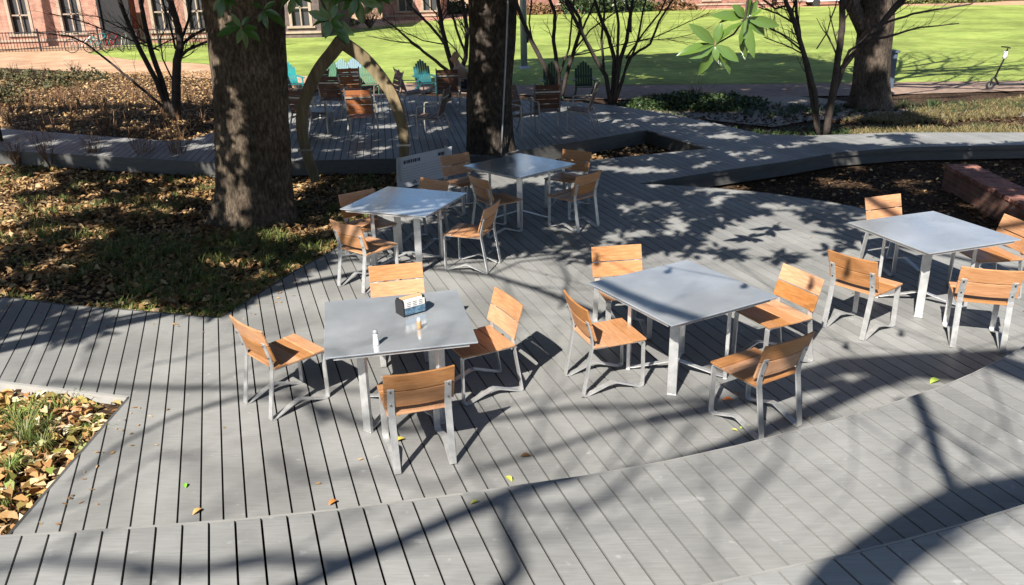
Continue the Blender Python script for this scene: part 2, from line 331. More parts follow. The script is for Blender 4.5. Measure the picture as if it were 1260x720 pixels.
# ------------------------------------------------------------------ terrain
def gz(x, y):
    t = min(1, max(0, (y-9.5)/4)); t = t*t*(3-2*t); z = -.10-.20*t
    if x > 1.5 and y > 8: z = min(z, -.27)
    return z
def gzn(x, y):
    z = gz(x, y)
    if y < 24 and abs(x) < 16: z += .035*noise.noise(Vector((x*1.1, y*1.1, 0)))+.02*noise.noise(Vector((x*3.2, y*3.2, 3)))
    return z
xs = list(np.concatenate([[-400, -200, -100, -60, -40, -28, -20], np.arange(-15, 15.1, .2), [20, 28, 40, 60, 100, 200, 400]]))
ys = list(np.concatenate([[-150, -60, -20, -5], np.arange(2, 25, .2), [28, 34, 45, 60, 80, 110, 160, 260, 600]]))
g = MB(); g.v = [(x, y, gzn(x, y)) for y in ys for x in xs]; nx = len(xs)
g.f = [(j*nx+i, j*nx+i+1, (j+1)*nx+i+1, (j+1)*nx+i) for j in range(len(ys)-1) for i in range(nx-1)]
tag(g.build('ground', M['mulch'], smooth=True), kind='structure')
ZB = -.30
def sheet(name, poly, z, mt):
    b = MB(); b.v = [(p[0], p[1], z) for p in poly]; b.f = [tuple(range(len(poly)))]
    o = b.build(name, mt); o.data.flip_normals() if o.data.polygons[0].normal.z < 0 else None
    return tag(o, kind='structure')
sheet('earth_ground', [(-300, 30)]+[G(u, v, ZB) for u, v in ((0, 84), (90, 88), (240, 96), (420, 105), (640, 108), (800, 106), (1260, 106))]+[(60, 22), (300, 22), (300, 260), (-300, 260)], ZB+.012, M['earth'])
sheet('lawn', [G(u, v, ZB) for u, v in ((108, 66), (160, 74), (250, 79), (330, 90), (440, 100), (560, 106), (640, 105), (800, 105), (1000, 103), (1260, 100))]+[(60, 23.2), (150, 30), (150, 72), (60, 72)]+[G(u, v, ZB) for u, v in ((1260, 6.5), (1000, 8.5), (640, 19), (520, 27), (380, 41), (230, 46), (170, 53))], ZB+.020, M['lawn'])
sheet('path', [G(u, v, ZB) for u, v in ((470, 114), (640, 118), (760, 124), (900, 121), (1050, 119), (1260, 113))]+[(40, 21), (40, 23.2)]+[G(u, v, ZB) for u, v in ((1260, 101), (1000, 104), (800, 106), (640, 106), (500, 105))], ZB+.030, M['path'])
sheet('gravel_strip', [G(u, v, ZB) for u, v in ((740, 134), (800, 128), (900, 126), (960, 118), (1010, 122), (1120, 137), (1260, 130), (1260, 145), (1130, 147), (1000, 149), (950, 158), (880, 150))], ZB+.028, M['gravel'])

# ------------------------------------------------------------------ decks of real boards
def clip(poly, n, k, keep_less):
    out = []; sgn = 1 if keep_less else -1
    for i in range(len(poly)):
        a, b = poly[i], poly[(i+1) % len(poly)]
        da, db = sgn*(a[0]*n[0]+a[1]*n[1]-k), sgn*(b[0]*n[0]+b[1]*n[1]-k)
        if da <= 0: out.append(a)
        if (da < 0 < db) or (db < 0 < da):
            t = da/(da-db); out.append((a[0]+(b[0]-a[0])*t, a[1]+(b[1]-a[1])*t))
    return out
def pieces(poly, n, k0, k1):
    """cells of a concave polygon between two parallel lines, cut by scanning the crossings of the middle line"""
    d = (-n[1], n[0]); out = []
    def cross(k):
        r = []
        for i in range(len(poly)):
            a, b = poly[i], poly[(i+1) % len(poly)]; da, db = a[0]*n[0]+a[1]*n[1]-k, b[0]*n[0]+b[1]*n[1]-k
            if (da < 0) != (db < 0):
                t = da/(da-db); q = (a[0]+(b[0]-a[0])*t, a[1]+(b[1]-a[1])*t); r.append(q[0]*d[0]+q[1]*d[1])
        return sorted(r)
    a, m_, b = cross(k0+1e-4), cross((k0+k1)/2), cross(k1-1e-4)
    if len(a) == len(b) == len(m_):
        for i in range(0, len(a)-1, 2):
            pa = [(n[0]*k0+d[0]*t, n[1]*k0+d[1]*t) for t in (a[i], a[i+1])]; pb = [(n[0]*k1+d[0]*t, n[1]*k1+d[1]*t) for t in (b[i], b[i+1])]
            out.append([pa[0], pa[1], pb[1], pb[0]])
    else:      # thin sub-strips where the outline turns inside this board
        N = 4; st = (k1-k0)/N
        if st > .012:
            for j in range(N): out += pieces(poly, n, k0+j*st, k0+(j+1)*st)
        else:
            mm = cross((k0+k1)/2)
            for i in range(0, len(mm)-1, 2):
                out.append([(n[0]*k+d[0]*t, n[1]*k+d[1]*t) for k, t in ((k0, mm[i]), (k0, mm[i+1]), (k1, mm[i+1]), (k1, mm[i]))])
    return out
def deck(name, poly, z, az, off=0., pitch=.1366, gap=.0122, th=.024):
    az = math.radians(az); d = (math.cos(az), math.sin(az)); n = (d[1], -d[0])
    poly = [(p[0], p[1]) for p in poly]
    ks = [p[0]*n[0]+p[1]*n[1] for p in poly]; b = MB()
    k = math.floor((min(ks)-off)/pitch)*pitch+off
    while k < max(ks):
        for q in pieces(poly, n, k+gap/2, k+pitch-gap/2):
            b.prism(q, z-th, z)
        k += pitch
    o = b.build(name, M['deck']); tag(o, kind='structure')
    return o
def band(name, line, z0, z1, th=.022, mt=None, kind='structure'):
    """an upright board along a line"""
    b = MB(); L_ = []
    for i, p in enumerate(line):
        p = Vector((p[0], p[1])); a = Vector(line[max(0, i-1)][:2]); c = Vector(line[min(len(line)-1, i+1)][:2]); t = (c-a).normalized(); nn = Vector((-t.y, t.x))*th/2
        L_.append((p+nn, p-nn))
    for i in range(len(L_)-1):
        (a, b2), (c, d2) = L_[i], L_[i+1]; b.prism([a, b2, d2, c], z0, z1)
    return tag(b.build(name, mt or M['fascia']), kind=kind)
MAIN = [(-9, 9.5), (-12, 8.6), (-8, 7.4), (-4.34, 6.38), (-3.10, 6.04), (-3.09, 4.28), (-3.09, 3.2), (9, 3.2), (11, 7.2), (7.2, 7.9), (5.86, 9.06), (5.31, 10.25), (4.86, 10.94), (4.45, 11.4), (3.7, 11.98), (2.9, 12.4), (1.99, 12.7),
        (3.3, 13.38), (4.68, 14.01), (5.77, 14.62), (7.13, 14.94), (9.24, 14.91), (13.5, 14.6), (13.5, 15.9), (9.89, 16.02), (7.53, 16.33), (5.81, 16.21), (4.94, 16.5), (4.32, 17.99), (2.83, 17.22),
        (3.65, 15.21), (.33, 14.08), (-.91, 14.03), (-1.58, 12.59), (-1.92, 11.05), (-2.14, 9.75), (-2.47, 8.93), (-2.87, 7.63), (-3.8, 7.88), (-4.6, 8.08), (-5.46, 8.37)]
REAR = [(2.815, 17.226), (4.305, 17.996), (3.52, 19.34), (2.6, 20.53), (1.35, 21.54), (-1.06, 22.51), (-3.4, 23.6), (-6.29, 23.9), (-6.35, 18.33), (-6.51, 17.33), (-7.13, 17.32), (-11.61, 19.33), (-16, 21.3), (-15, 18.6), (-10.12, 16.68), (-5.3, 15.02), (-.38, 15.02)]
# board phase measured from the photograph: a gap line passes (205..) -> normal offset
na = math.radians(ang); nn_ = (math.sin(na), -math.cos(na)); ph = G(250, 420).x*nn_[0]+G(250, 420).y*nn_[1]
deck('main_deck', MAIN, 0, ang, ph)
deck('rear_deck', REAR, 0, 98, .03)
T1E = [(-9, 3.4), (-5, 3.66), (-2.8, 3.78), (-2.28, 3.81), (-1.85, 3.85), (-1.51, 3.88), (-.99, 3.95), (-.31, 4.07), (.41, 4.22), (.92, 4.36), (1.37, 4.51), (1.84, 4.69), (2.36, 4.91), (2.96, 5.20), (3.31, 5.41), (3.67, 5.65), (3.95, 5.85), (5.2, 6.85), (7, 8.6)]
T2E = [(-9, 2.2), (-1.5, 2.45), (.1, 2.68), (.72, 2.83), (1.05, 2.92), (1.4, 3.01), (1.74, 3.11), (2.1, 3.23), (2.45, 3.36), (3.2, 3.72), (4.2, 4.35), (6, 5.8), (8.2, 8.0)]
ph1 = G(189, 680, .36).x*nn_[0]+G(189, 680, .36).y*nn_[1]
deck('terrace_deck', [(x, y-.024) for x, y in T1E]+[(9, 8.6), (9, -2), (-9, -2)], .36, ang, ph1)
deck('upper_terrace_deck', [(x, y-.024) for x, y in T2E]+[(9.5, 8.), (9.5, -6), (-9, -6)], .72, ang, .05)
band('terrace_riser', [(x, y-.011) for x, y in T1E], -.02, .337, .016)
NOSE = mat('step_nosing', (.27, .265, .25), .5, ramp=[(.3, (.23, .225, .215)), (.7, (.30, .295, .28))], nscale=6)
band('terrace_nosing', [(x, y-.014) for x, y in T1E], .338, .3612, .010, NOSE)
band('upper_terrace_nosing', [(x, y-.014) for x, y in T2E], .698, .7212, .010, NOSE)
band('upper_terrace_riser', [(x, y-.011) for x, y in T2E], .33, .697, .016)
# black sheets below the boards: shade in the gaps put into the colour
def inset_sheet(name, poly, z): return sheet(name, poly, z, M['under'])
inset_sheet('deck_gap_shade', [(-12, 8.5), (-8, 7.42), (-4.34, 6.40), (-3.08, 6.08), (-3.08, 3.2), (9, 3.2), (11, 7.2), (7.2, 7.86), (5.82, 9.0), (5.27, 10.2), (4.4, 11.35), (3.7, 11.92), (1.99, 12.64), (3.3, 13.44), (4.68, 14.06), (5.77, 14.68), (7.13, 15.0), (13.5, 14.7), (13.5, 15.85), (7.53, 16.27), (4.94, 16.4), (4.28, 17.9), (2.87, 17.2), (3.70, 15.18), (.33, 14.02), (-.88, 13.98), (-1.54, 12.55), (-2.1, 9.75), (-2.85, 7.60), (-5.46, 8.32), (-9, 9.4)], -.06)
inset_sheet('rear_deck_gap_shade', [(2.8, 17.26), (4.2, 17.9), (3.5, 19.3), (2.6, 20.4), (1.35, 21.4), (-1.06, 22.4), (-3.4, 23.5), (-6.2, 23.8), (-6.3, 18.3), (-6.51, 17.28), (-7.13, 17.28), (-16, 21.2), (-15, 18.66), (-10.12, 16.74), (-5.3, 15.08), (-.38, 15.08)], -.062)
inset_sheet('terrace_gap_shade', [(x, y-.03) for x, y in T1E]+[(9, 8.5), (9, -2), (-9, -2)], .30)
inset_sheet('upper_terrace_gap_shade', [(x, y-.03) for x, y in T2E]+[(9.5, 7.9), (9.5, -6), (-9, -6)], .66)
band('walkway_fascia', [(1.99, 12.725), (3.3, 13.405), (4.68, 14.035), (5.77, 14.645), (7.13, 14.965), (9.24, 14.935), (13.5, 14.625)], -.25, -.026)
band('walkway_edge', [(2.02, 12.70), (3.3, 13.365), (4.68, 13.995), (5.77, 14.605), (7.13, 14.925), (9.24, 14.895), (13.5, 14.585)], -.07, .001)
band('rear_fascia', [(-16, 18.9), (-15, 18.57), (-10.12, 16.655), (-5.3, 14.995), (-.38, 14.995), (2.84, 17.19)], -.27, .001)
band('well_fascia', [(2.86, 17.2), (3.68, 15.21)], -.27, .001)
band('planter_kerb', [(-12, 8.57), (-8, 7.375), (-4.34, 6.355), (-3.115, 6.018)], -.2, .001, .03, mat('kerb_board', (.33, .32, .30), .6, ramp=[(.3, (.29, .28, .265)), (.7, (.36, .35, .33))], nscale=5))
band('planter_side', [(-3.103, 6.0), (-3.103, 3.8)], -.2, .001)
band('bed_edge', [(-5.46, 8.385), (-4.6, 8.095), (-3.8, 7.895), (-2.88, 7.645), (-2.485, 8.935), (-2.155, 9.75), (-1.935, 11.05), (-1.6, 12.6), (-.93, 14.045), (.33, 14.095), (3.65, 15.225)], -.28, .001)
band('deck_edge', [(7.2, 7.92), (5.875, 9.07), (5.325, 10.26), (4.875, 10.95), (4.465, 11.41), (3.71, 11.995), (2.91, 12.415), (2.03, 12.70)], -.3, .001)

# ------------------------------------------------------------------ slatted chairs
def make_chair(name='slatted_chair'):
    t = empty(name, (0, 0, 0))
    for sx in (-1, 1):
        b = MB(); b.ribbon([(-.243, .632), (-.228, .585), (-.206, .50), (-.198, .45), (-.200, .40), (-.262, .025), (-.263, .011), (-.250, .006), (-.225, .009), (-.05, .072), (-.02, .082), (.01, .080), (.05, .064), (.20, .008), (.225, .006), (.243, .012), (.247, .03), (.243, .385), (.236, .400), (.22, .404), (-.192, .404)], .047, .0115, sx*.191)
        f = b.build('side_frame', M['steel'], t, bevel=.0015)
        for zz, yy in ((.61, -.247), (.50, -.213)):
            MB().tube([(sx*.193, yy, zz), (sx*.193, yy-.006, zz-.001)], .007, 8).build('bolt', M['bolt'], f)
    tilt = math.atan2(.083, .275)
    R = Matrix.Rotation(tilt, 3, 'X')
    for z0, z1 in ((.472, .605), (.608, .745)):
        zc = (z0+z1)/2; yc = -.192-(zc-.472)*math.tan(tilt)
        b = MB(); n = 8; vs = []; fs = []
        for i in range(n+1):       # board bowed a little round the back
            x = -.236+.472*i/n; bow = -.006+.018*(x/.236)**2
            for dy, dz in ((-.0075, -(z1-z0)/2), (.0075, -(z1-z0)/2), (.0075, (z1-z0)/2), (-.0075, (z1-z0)/2)):
                vs.append(R @ Vector((x, bow+dy, dz))+Vector((0, yc, zc)))
        for i in range(n):
            for k in range(4): fs.append((4*i+k, 4*i+(k+1) % 4, 4*i+4+(k+1) % 4, 4*i+4+k))
        fs += [(3, 2, 1, 0), (4*n, 4*n+1, 4*n+2, 4*n+3)]
        b.add(vs, fs); b.build('backrest_board', M['wood'], t, bevel=.003)
    for i in range(4):
        y = -.197+.1135*i+.055; b = MB(); b.box((0, y, .418-.006*math.sin(i*1.1)), (.445, .109, .017)); b.build('seat_slat', M['wood'], t, bevel=.003)
    b = MB(); b.ribbon([(-.185, 0), (.185, 0)], .03, .006); r = b.build('cross_rail', M['steel'], t); r.rotation_euler = (0, 0, PI/2); r.location = (0, -.10, .398)
    r2 = r.copy(); COL.objects.link(r2); r2.parent = t; r2.location = (0, .14, .398)
    return t
chairs = [
 (-.686, 5.119, 106.6, 'orange slatted chair seen from behind in front of the nearest table with the napkin box', 'near'),
 (-1.794, 5.909, 44.8, 'slatted chair left of the napkin box table, alone on the open boards', 'near'),
 (-.261, 6.037, 207., 'slatted chair at the right end of the napkin box table, half under its edge', 'near'),
 (-.969, 6.725, -78.6, 'slatted chair behind the napkin box table, only its pale backrest showing', 'near'),
 (.736, 6.119, 18.1, 'slatted chair left of the centre right table, turned sideways in full sun', 'centre'),
 (1.005, 7.103, -82.7, 'slatted chair at the far side of the centre right table facing the camera', 'centre'),
 (2.191, 6.445, 204.4, 'slatted chair right of the centre right table with a shadow on its seat', 'centre'),
 (1.765, 5.445, 120., 'slatted chair standing against the deck step, its back shaded brown', 'centre'),
 (3.187, 7.074, 37.1, 'slatted chair at the near left of the rightmost table, back to the camera', 'right'),
 (4.071, 6.754, 70.4, 'slatted chair cut by the right border in front of the rightmost table', 'right'),
 (4.158, 8.644, -71.7, 'slatted chair at the back of the rightmost table beside the dark mulch bed', 'right'),
 (4.728, 7.836, 185.7, 'slatted chair at the far right of the rightmost table facing left', 'right'),
 (-1.542, 8.536, 51.2, 'slatted chair at the near left of the table by the big magnolia trunk', 'left'),
 (-.439, 9.023, 158.8, 'slatted chair right of the table by the big magnolia trunk, shown in profile', 'left'),
 (-1.643, 9.431, -52.3, 'shaded slatted chair between the leaf bed and the table by the magnolia trunk', 'left'),
 (-1.085, 9.944, -128.7, 'slatted chair behind the magnolia side table with one sunlit corner below the sign', 'left'),
 (-.613, 11.416, -55.3, 'dark shaded slatted chair overlapping the white sign panel', 'rear'),
 (-.171, 10.359, 32.9, 'slatted chair at the left front of the rearmost table, back streaked by sun', 'rear'),
 (.817, 10.485, 133.3, 'shaded slatted chair at the right front of the rearmost table with legs in the light', 'rear'),
 (.808, 11.486, 233.9, 'shaded slatted chair behind the right corner of the rearmost table', 'rear')]
c0 = make_chair()
for i, (x, y, a, lab, _) in enumerate(chairs):
    o = c0 if i == 0 else copy_tree(c0)
    o.location = (x, y, .0); o.rotation_euler = (0, 0, math.radians(a-90))
    tag(o, lab, 'chair', 'slatted chairs around the steel tables')

# ------------------------------------------------------------------ square steel tables
S = 1.05; K = .53*S/2
def make_table():
    t = empty('square_table', (0, 0, 0))
    b = MB(); b.box((0, 0, .7345), (S, S, .011)); b.build('tabletop', M['tabletop'], t, bevel=.003)
    b = MB()
    for q in range(4):
        R = Matrix.Rotation(q*PI/2, 3, 'Z'); b.box(R @ Vector((0, S/2-.02, .7165)), (S-.12, .006, .024), R)
    b.build('edge_rim', M['steel'], t)
    b = MB()
    for q in (0, 1): b.box((0, 0, .72-.006*q), (2*K*1.41, .05, .006), Matrix.Rotation(PI/4+q*PI/2, 3, 'Z'))
    b.build('top_bracket', M['bolt'], t)
    for q in range(4):
        R = Matrix.Rotation(PI/4+q*PI/2, 3, 'Z'); r = K*math.sqrt(2)
        b = MB(); b.box(R @ Vector((0, r, .364)), (.072, .030, .70), R); b.box(R @ Vector((0, r, .007)), (.076, .034, .012), R)
        b.build('leg', M['steel'], t, bevel=.003)
    for q in range(2):
        R = Matrix.Rotation(PI/4+q*PI/2, 3, 'Z'); b = MB(); r = K*math.sqrt(2)-.016; h = .010*q
        b.ribbon([(-r, .02), (-r+.03, .022), (-.03, .115+h), (.03, .115+h), (r-.03, .022), (r, .02)], .05, .009)
        b.v = [tuple(R @ Vector(v)) for v in b.v]; b.build('stretcher', M['steel'], t, bevel=.0015)
    return t
t0 = make_table()
tables = [(-.858, 5.717, 56.1, 'grey steel table nearest the camera, carrying the napkin box and two shakers'),
 (1.34, 6.219, 74.2, 'steel table in the centre right, crossed by a dark branch shadow'),
 (4.0, 7.613, 63.3, 'pale blue reflecting steel table at the right border'),
 (-1.178, 9.192, 22.8, 'steel table beside the big magnolia trunk, its top mottled by leaf shade'),
 (.136, 10.899, 88.7, 'rearmost mirror like steel table in front of the centre tree')]
for i, (x, y, a, lab) in enumerate(tables):
    o = t0 if i == 0 else copy_tree(t0)
    o.location = (x, y, 0); o.rotation_euler = (0, 0, math.radians(a-45)); tag(o, lab, 'table', 'square steel tables on the deck')

# ------------------------------------------------------------------ on the nearest table
p = G(506, 384, .741)
nb = empty('napkin_holder', (p.x, p.y, .741), math.radians(36), 'black napkin box with white and blue card on the nearest steel table', 'napkin holder')
for sx in (-1, 1):
    b = MB(); pts = [(-.062, 0), (.062, 0), (.062, .095), (.04, .128), (-.04, .128), (-.062, .095)]
    b.add([(sx*.092+dx, y, z) for dx in (-.006, .006) for y, z in pts], [tuple(range(5, -1, -1)), tuple(range(6, 12))]+[(i, (i+1) % 6, 6+(i+1) % 6, 6+i) for i in range(6)])
    b.build('side_panel', M['black'], nb)
MB().box((0, 0, .004), (.18, .12, .008)).build('tray', M['black'], nb)
b = MB(); [b.box((0, -.035+.012*i, .068+.003*(i % 2)), (.16, .009, .112)) for i in range(6)]; b.build('napkin_stack', M['paper'], nb)
b = MB(); b.box((0, -.0635, .094), (.172, .003, .05)); fc = b.build('front_card', M['paper'], nb)
MB().box((0, -.0665, .040), (.172, .004, .052)).build('blue_strip', M['blue_card'], nb)
b = MB(); [b.box((-.05+.05*(i % 3), -.0658, .108-.014*(i//3)), (.032, .001, .004)) for i in range(9)]; b.build('printed_lines', M['ink'], fc)
MB().box((0, -.012, .131), (.172, .04, .006), Matrix.Rotation(.12, 3, 'X')).build('top_card', M['kraft'], nb)
MB().box((0, .058, .06), (.172, .006, .11)).build('rear_panel', M['black'], nb)
p = G(463, 424, .741)
sh = empty('salt_shaker', (p.x, p.y, .741), 0, 'white salt shaker near the front edge of the nearest table', 'shaker')
MB().lathe([(.021, 0), (.0225, .004), (.020, .03), (.017, .07), (.0165, .085)]).build('body', M['shaker'], sh, smooth=True)
MB().lathe([(.018, .085), (.0185, .098), (.015, .108), (.006, .112)]).build('cap', M['steel'], sh, smooth=True)
p = G(516, 404, .741)
sh = empty('pepper_shaker', (p.x, p.y, .741), 0, 'small brown pepper shaker with pale cap beside the napkin box', 'shaker')
MB().lathe([(.018, 0), (.019, .004), (.017, .02), (.0175, .05), (.015, .056)]).build('body', M['pepperwood'], sh, smooth=True)
MB().lathe([(.013, .056), (.014, .066), (.011, .078), (.005, .082)]).build('cap', M['paper'], sh, smooth=True)

# ------------------------------------------------------------------ fallen leaves on the deck
fl = [(228, 599, 0, (.18, .42, .04), .05, 'small bright green leaf lying left of the step edge'), (243, 631, 0, (.55, .34, .12), .07, 'tan leaf lying just above the step at the lower left'),
 (410, 620, 0, (.52, .2, .05), .075, 'orange brown curled leaf on the boards by the step'), (492, 543, 0, (.55, .42, .06), .08, 'yellow leaf between the legs of the front chair'),
 (647, 563, 0, (.13, .07, .03), .08, 'dark brown curled leaf in the middle of the deck'), (626, 591, 0, (.42, .42, .08), .07, 'yellow green leaf touching the step edge'),
 (584, 620, .36, (.25, .25, .05), .05, 'tiny green leaf on the terrace just below the step edge'), (896, 494, 0, (.6, .17, .04), .09, 'orange leaf under the chair beside the step'),
 (917, 527, 0, (.38, .52, .08), .085, 'lime green leaf beside the rear leg of the step side chair'), (904, 531, 0, (.48, .46, .12), .05, 'pale yellow scrap of leaf beside the lime green leaf'),
 (1150, 471, 0, (.35, .46, .08), .11, 'long green leaf lying against the step at the right'), (706, 461, 0, (.6, .5, .12), .06, 'small yellow leaf behind the rear legs of the sideways chair'),
 (929, 421, 0, (.35, .26, .1), .05, 'small tan leaf in the table shade'), (905, 486, 0, (.5, .2, .06), .05, 'small rusty leaf next to the orange leaf')]
for u, v, z, c, ln, lab in fl:
    p = G(u, v, z); a = random.uniform(0, 6.28); d = Vector((math.cos(a), math.sin(a), 0))*ln/2
    b = MB(); b.leaf(p-d+Vector((0, 0, .004)), p+d+Vector((0, 0, .012)), ln*.55, (0, 0, 1), .45, .25)
    m_ = mat('fallen_leaf_colour', c, .6)
    tag(b.build('fallen_leaf', m_, smooth=True), lab, 'leaf', 'fallen leaves on the deck boards')

# ------------------------------------------------------------------ trees
def trunk(name, base, pts, radii, mt, parent, flare=.5, seg=40, rid=7, amp=.06):
    """pts in world; smooth-sampled with ridged bark"""
    P = [Vector(p) for p in pts]; out = []; rr = []
    for i in range(len(P)-1):
        n = max(2, int((P[i+1]-P[i]).length/(.05 if P[i].z < 3.4 and seg > 30 else .15)))
        for k in range(n):
            t = k/n; out.append(P[i].lerp(P[i+1], t)); rr.append(radii[i]*(1-t)+radii[i+1]*t)
    out.append(P[-1]); rr.append(radii[-1]); z0 = P[0].z
    def nf(p, an):
        h = p.z-z0; fl_ = flare*math.exp(-h/.28)*(1+.55*math.sin(rid*an+1.3))
        c = Vector((math.cos(an), math.sin(an), 0))
        return 1+fl_+amp*noise.noise(c*1.6+Vector((0, 0, p.z*.55)))*2+amp*.5*noise.noise(c*7+Vector((0, 0, p.z*1.2)))+amp*.25*noise.noise(c*16+Vector((0, 0, p.z*5)))-amp*.55*max(0, .25-abs(noise.noise(c*9+Vector((0, 0, p.z*1.6)))))*2-amp*.3*max(0, .2-abs(noise.noise(c*22+Vector((3, 0, p.z*4)))))*2
    b = MB(); b.tube(out, rr, seg, nf=nf); return b.build(name, mt, parent, smooth=True)
def limb(b, pts, r0, r1, seg=6, sub=4, wob=.04):
    P = [Vector(p) for p in pts]; out = [P[0]]
    for i in range(len(P)-1):
        for k in range(1, sub+1):
            q = P[i].lerp(P[i+1], k/sub)
            if k < sub: q += Vector((random.uniform(-1, 1), random.uniform(-1, 1), random.uniform(-1, 1)))*wob*(P[i+1]-P[i]).length*.35
            out.append(q)
    n = len(out); b.tube(out, [r0+(r1-r0)*i/(n-1) for i in range(n)], seg); return out
def branch(b, p, d, ln, r, depth, seg=5, spread=.6, up=.15):
    n = 4; pts = [p]
    for i in range(n):
        d = (d+Vector((random.uniform(-1, 1), random.uniform(-1, 1), random.uniform(-1, 1)))*.16+Vector((0, 0, up*.3))).normalized(); pts.append(pts[-1]+d*ln/n)
    b.tube(pts, [r*(1-.5*i/n) for i in range(n+1)], seg, cap=False)
    if depth:
        for k in range(random.choice((2, 3, 3))):
            j = random.choice((2, 3, 4)); dd = (d+Vector((random.uniform(-1, 1), random.uniform(-1, 1), random.uniform(-.5, 1)))*spread).normalized()
            branch(b, pts[j], dd, ln*random.uniform(.55, .8), r*.5, depth-1, max(3, seg-1), spread, up)
SE = SUN/(-SUN.z)
def over(q, h):      # the point at height h whose shadow falls on q
    q = Vector((q[0], q[1], q[2] if len(q) > 2 else 0)); return q-SE*(h-q.z)
CLEAR = [(D(888, 50, 7.25), .42), (D(925, 30, 7.3), .42), (D(383, 200, 13.2), .12), (D(376, 185, 13.2), .1), (D(400, 72, 13.2), .1), (D(462, 100, 13.2), .1), (D(452, 118, 17.5), .22), (D(605, 215, 13.4), .2)]  # unseen gaps shaped in the crowns so sun reaches chosen spots
for u, v, r in ((372, 150, .12), (378, 120, .1), (386, 214, .12), (421, 56, .08), (440, 68, .1), (478, 112, .1), (496, 170, .09), (492, 208, .1), (371, 168, .1)): CLEAR.append((D(u, v, 13.2), r))
for u, v, r in ((292, 118, .09), (300, 140, .12), (296, 158, .08), (283, 165, .07), (312, 205, .10), (281, 228, .10), (302, 243, .06), (318, 262, .11), (330, 272, .09), (268, 205, .06), (265, 150, .05), (258, 60, .08), (275, 25, .1), (284, 268, .08), (309, 180, .05)): CLEAR.append((D(u, v, 11.3), r))
for u, v, r in ((590, 45, .10), (594, 62, .12), (588, 120, .10), (592, 136, .08), (614, 170, .12), (604, 186, .06), (596, 95, .06), (600, 20, .1)): CLEAR.append((D(u, v, 15.15), r))
def shade(regions, hr=(3.9, 7.6)):  # clusters set up-sun of chosen ground so their shade lands there
    """leaf positions in a crown: spread through its depth, clumped, with gaps and small holes where sun flecks fall"""
    out = []
    for poly, n, clump, thr in regions:
        q = scatter(poly, n); hh = hr
        if thr > .9: hh, thr = (3.7, 5.2), thr-1
        for x, y in q:
            v = noise.noise(Vector((x*clump, y*clump, 1.7)))+.5*noise.noise(Vector((x*clump*2.6, y*clump*2.6, 8)))
            if v < thr: continue
            h = random.uniform(*hh); out.append(tuple(over((x, y, 0), h)))
    A = np.array(out); sn = np.array(SUN); keep = np.ones(len(A), bool)
    for c, r in CLEAR+FLECKS:
        d = A-np.array(c); d -= np.outer(d @ sn, sn); keep &= (d*d).sum(1) > (r+.085)**2
    return A[keep]

# the big magnolia at the left
mg = empty('magnolia_tree', (-3.55, 11.75, -.2), 0, 'massive old magnolia with dark bark growing in the leaf bed at the left', 'tree')
off = Vector(mg.location)
YM = 11.75
cl = [D(u, v, YM)-off for u, v in ((317, 281), (315, 240), (313, 180), (309, 110), (303, 50), (298, 0))]
rad = [.52, .52, .52, .50, .50, .52]
cl += [cl[-1]+Vector((-.1, 0, 1.2)), cl[-1]+Vector((-.3, .2, 4)), cl[-1]+Vector((-.2, .1, 8))]; rad += [.5, .36, .15]
cl[0].z = -.1
trunk('trunk', None, cl, rad, M['bark_mag'], mg, .40, 150, 5, .062)
b = MB()
for k in range(11):
    h = random.uniform(3.4, 8.5); a = random.uniform(0, 6.28); d = Vector((math.cos(a), math.sin(a), .25)); branch(b, Vector((-.2, 0, h)), d, random.uniform(2.5, 3.6), .11, 2)
# side bole that forks off just at the top of the frame
b.tube([D(u, v, YM-.2)-off for u, v in ((300, 85), (285, 45), (272, 10), (262, -20))]+[D(255, -60, YM-.2)-off+Vector((0, 0, 1))], [.20, .24, .22, .2, .16], 16, wob=.12)
b.build('limb', M['bark_mag'], mg, smooth=True)
PXr = lambda *p: [tuple(q) for q in px(*p)]
rearR = PXr((190, 118), (262, 112), (350, 108), (480, 112), (600, 118), (700, 124), (770, 131), (900, 154), (1000, 168), (1120, 166), (1120, 182), (1000, 196), (900, 212), (760, 222), (640, 214), (520, 206), (262, 200), (120, 196), (0, 186), (0, 150), (120, 150))
midR = PXr((640, 200), (870, 200), (960, 240), (1040, 262), (960, 262), (860, 262), (760, 258), (640, 262), (560, 262), (560, 214))
dapR = PXr((560, 262), (660, 262), (900, 262), (1050, 268), (1058, 300), (1000, 320), (900, 318), (820, 312), (700, 320), (600, 300))
leftR = PXr((0, 190), (262, 196), (400, 196), (580, 196), (600, 206), (560, 216), (520, 240), (420, 262), (400, 300), (330, 350), (270, 388), (170, 372), (80, 352), (0, 345))
backLR = PXr((0, 122), (262, 116), (262, 172), (237, 172), (0, 158)); rightR = PXr((870, 190), (1030, 180), (1270, 176), (1270, 270), (1060, 262), (960, 240), (900, 225))
random.seed(99); FLECKS = []  # random holes added to the crowns to make sun flecks
for poly, n, r0, r1 in ((rearR, 150, .03, .17), (midR, 46, .05, .2), (rightR, 34, .03, .12), (backLR, 40, .04, .2), (leftR, 110, .03, .17)):
    for x, y in scatter(poly, n):
        r = random.uniform(r0, r1)
        for k in range(random.choice((1, 2, 3))): FLECKS.append(((x+random.uniform(-.25, .25)*k, y+random.uniform(-.1, .1)*k, 0), r*random.uniform(.5, 1)))
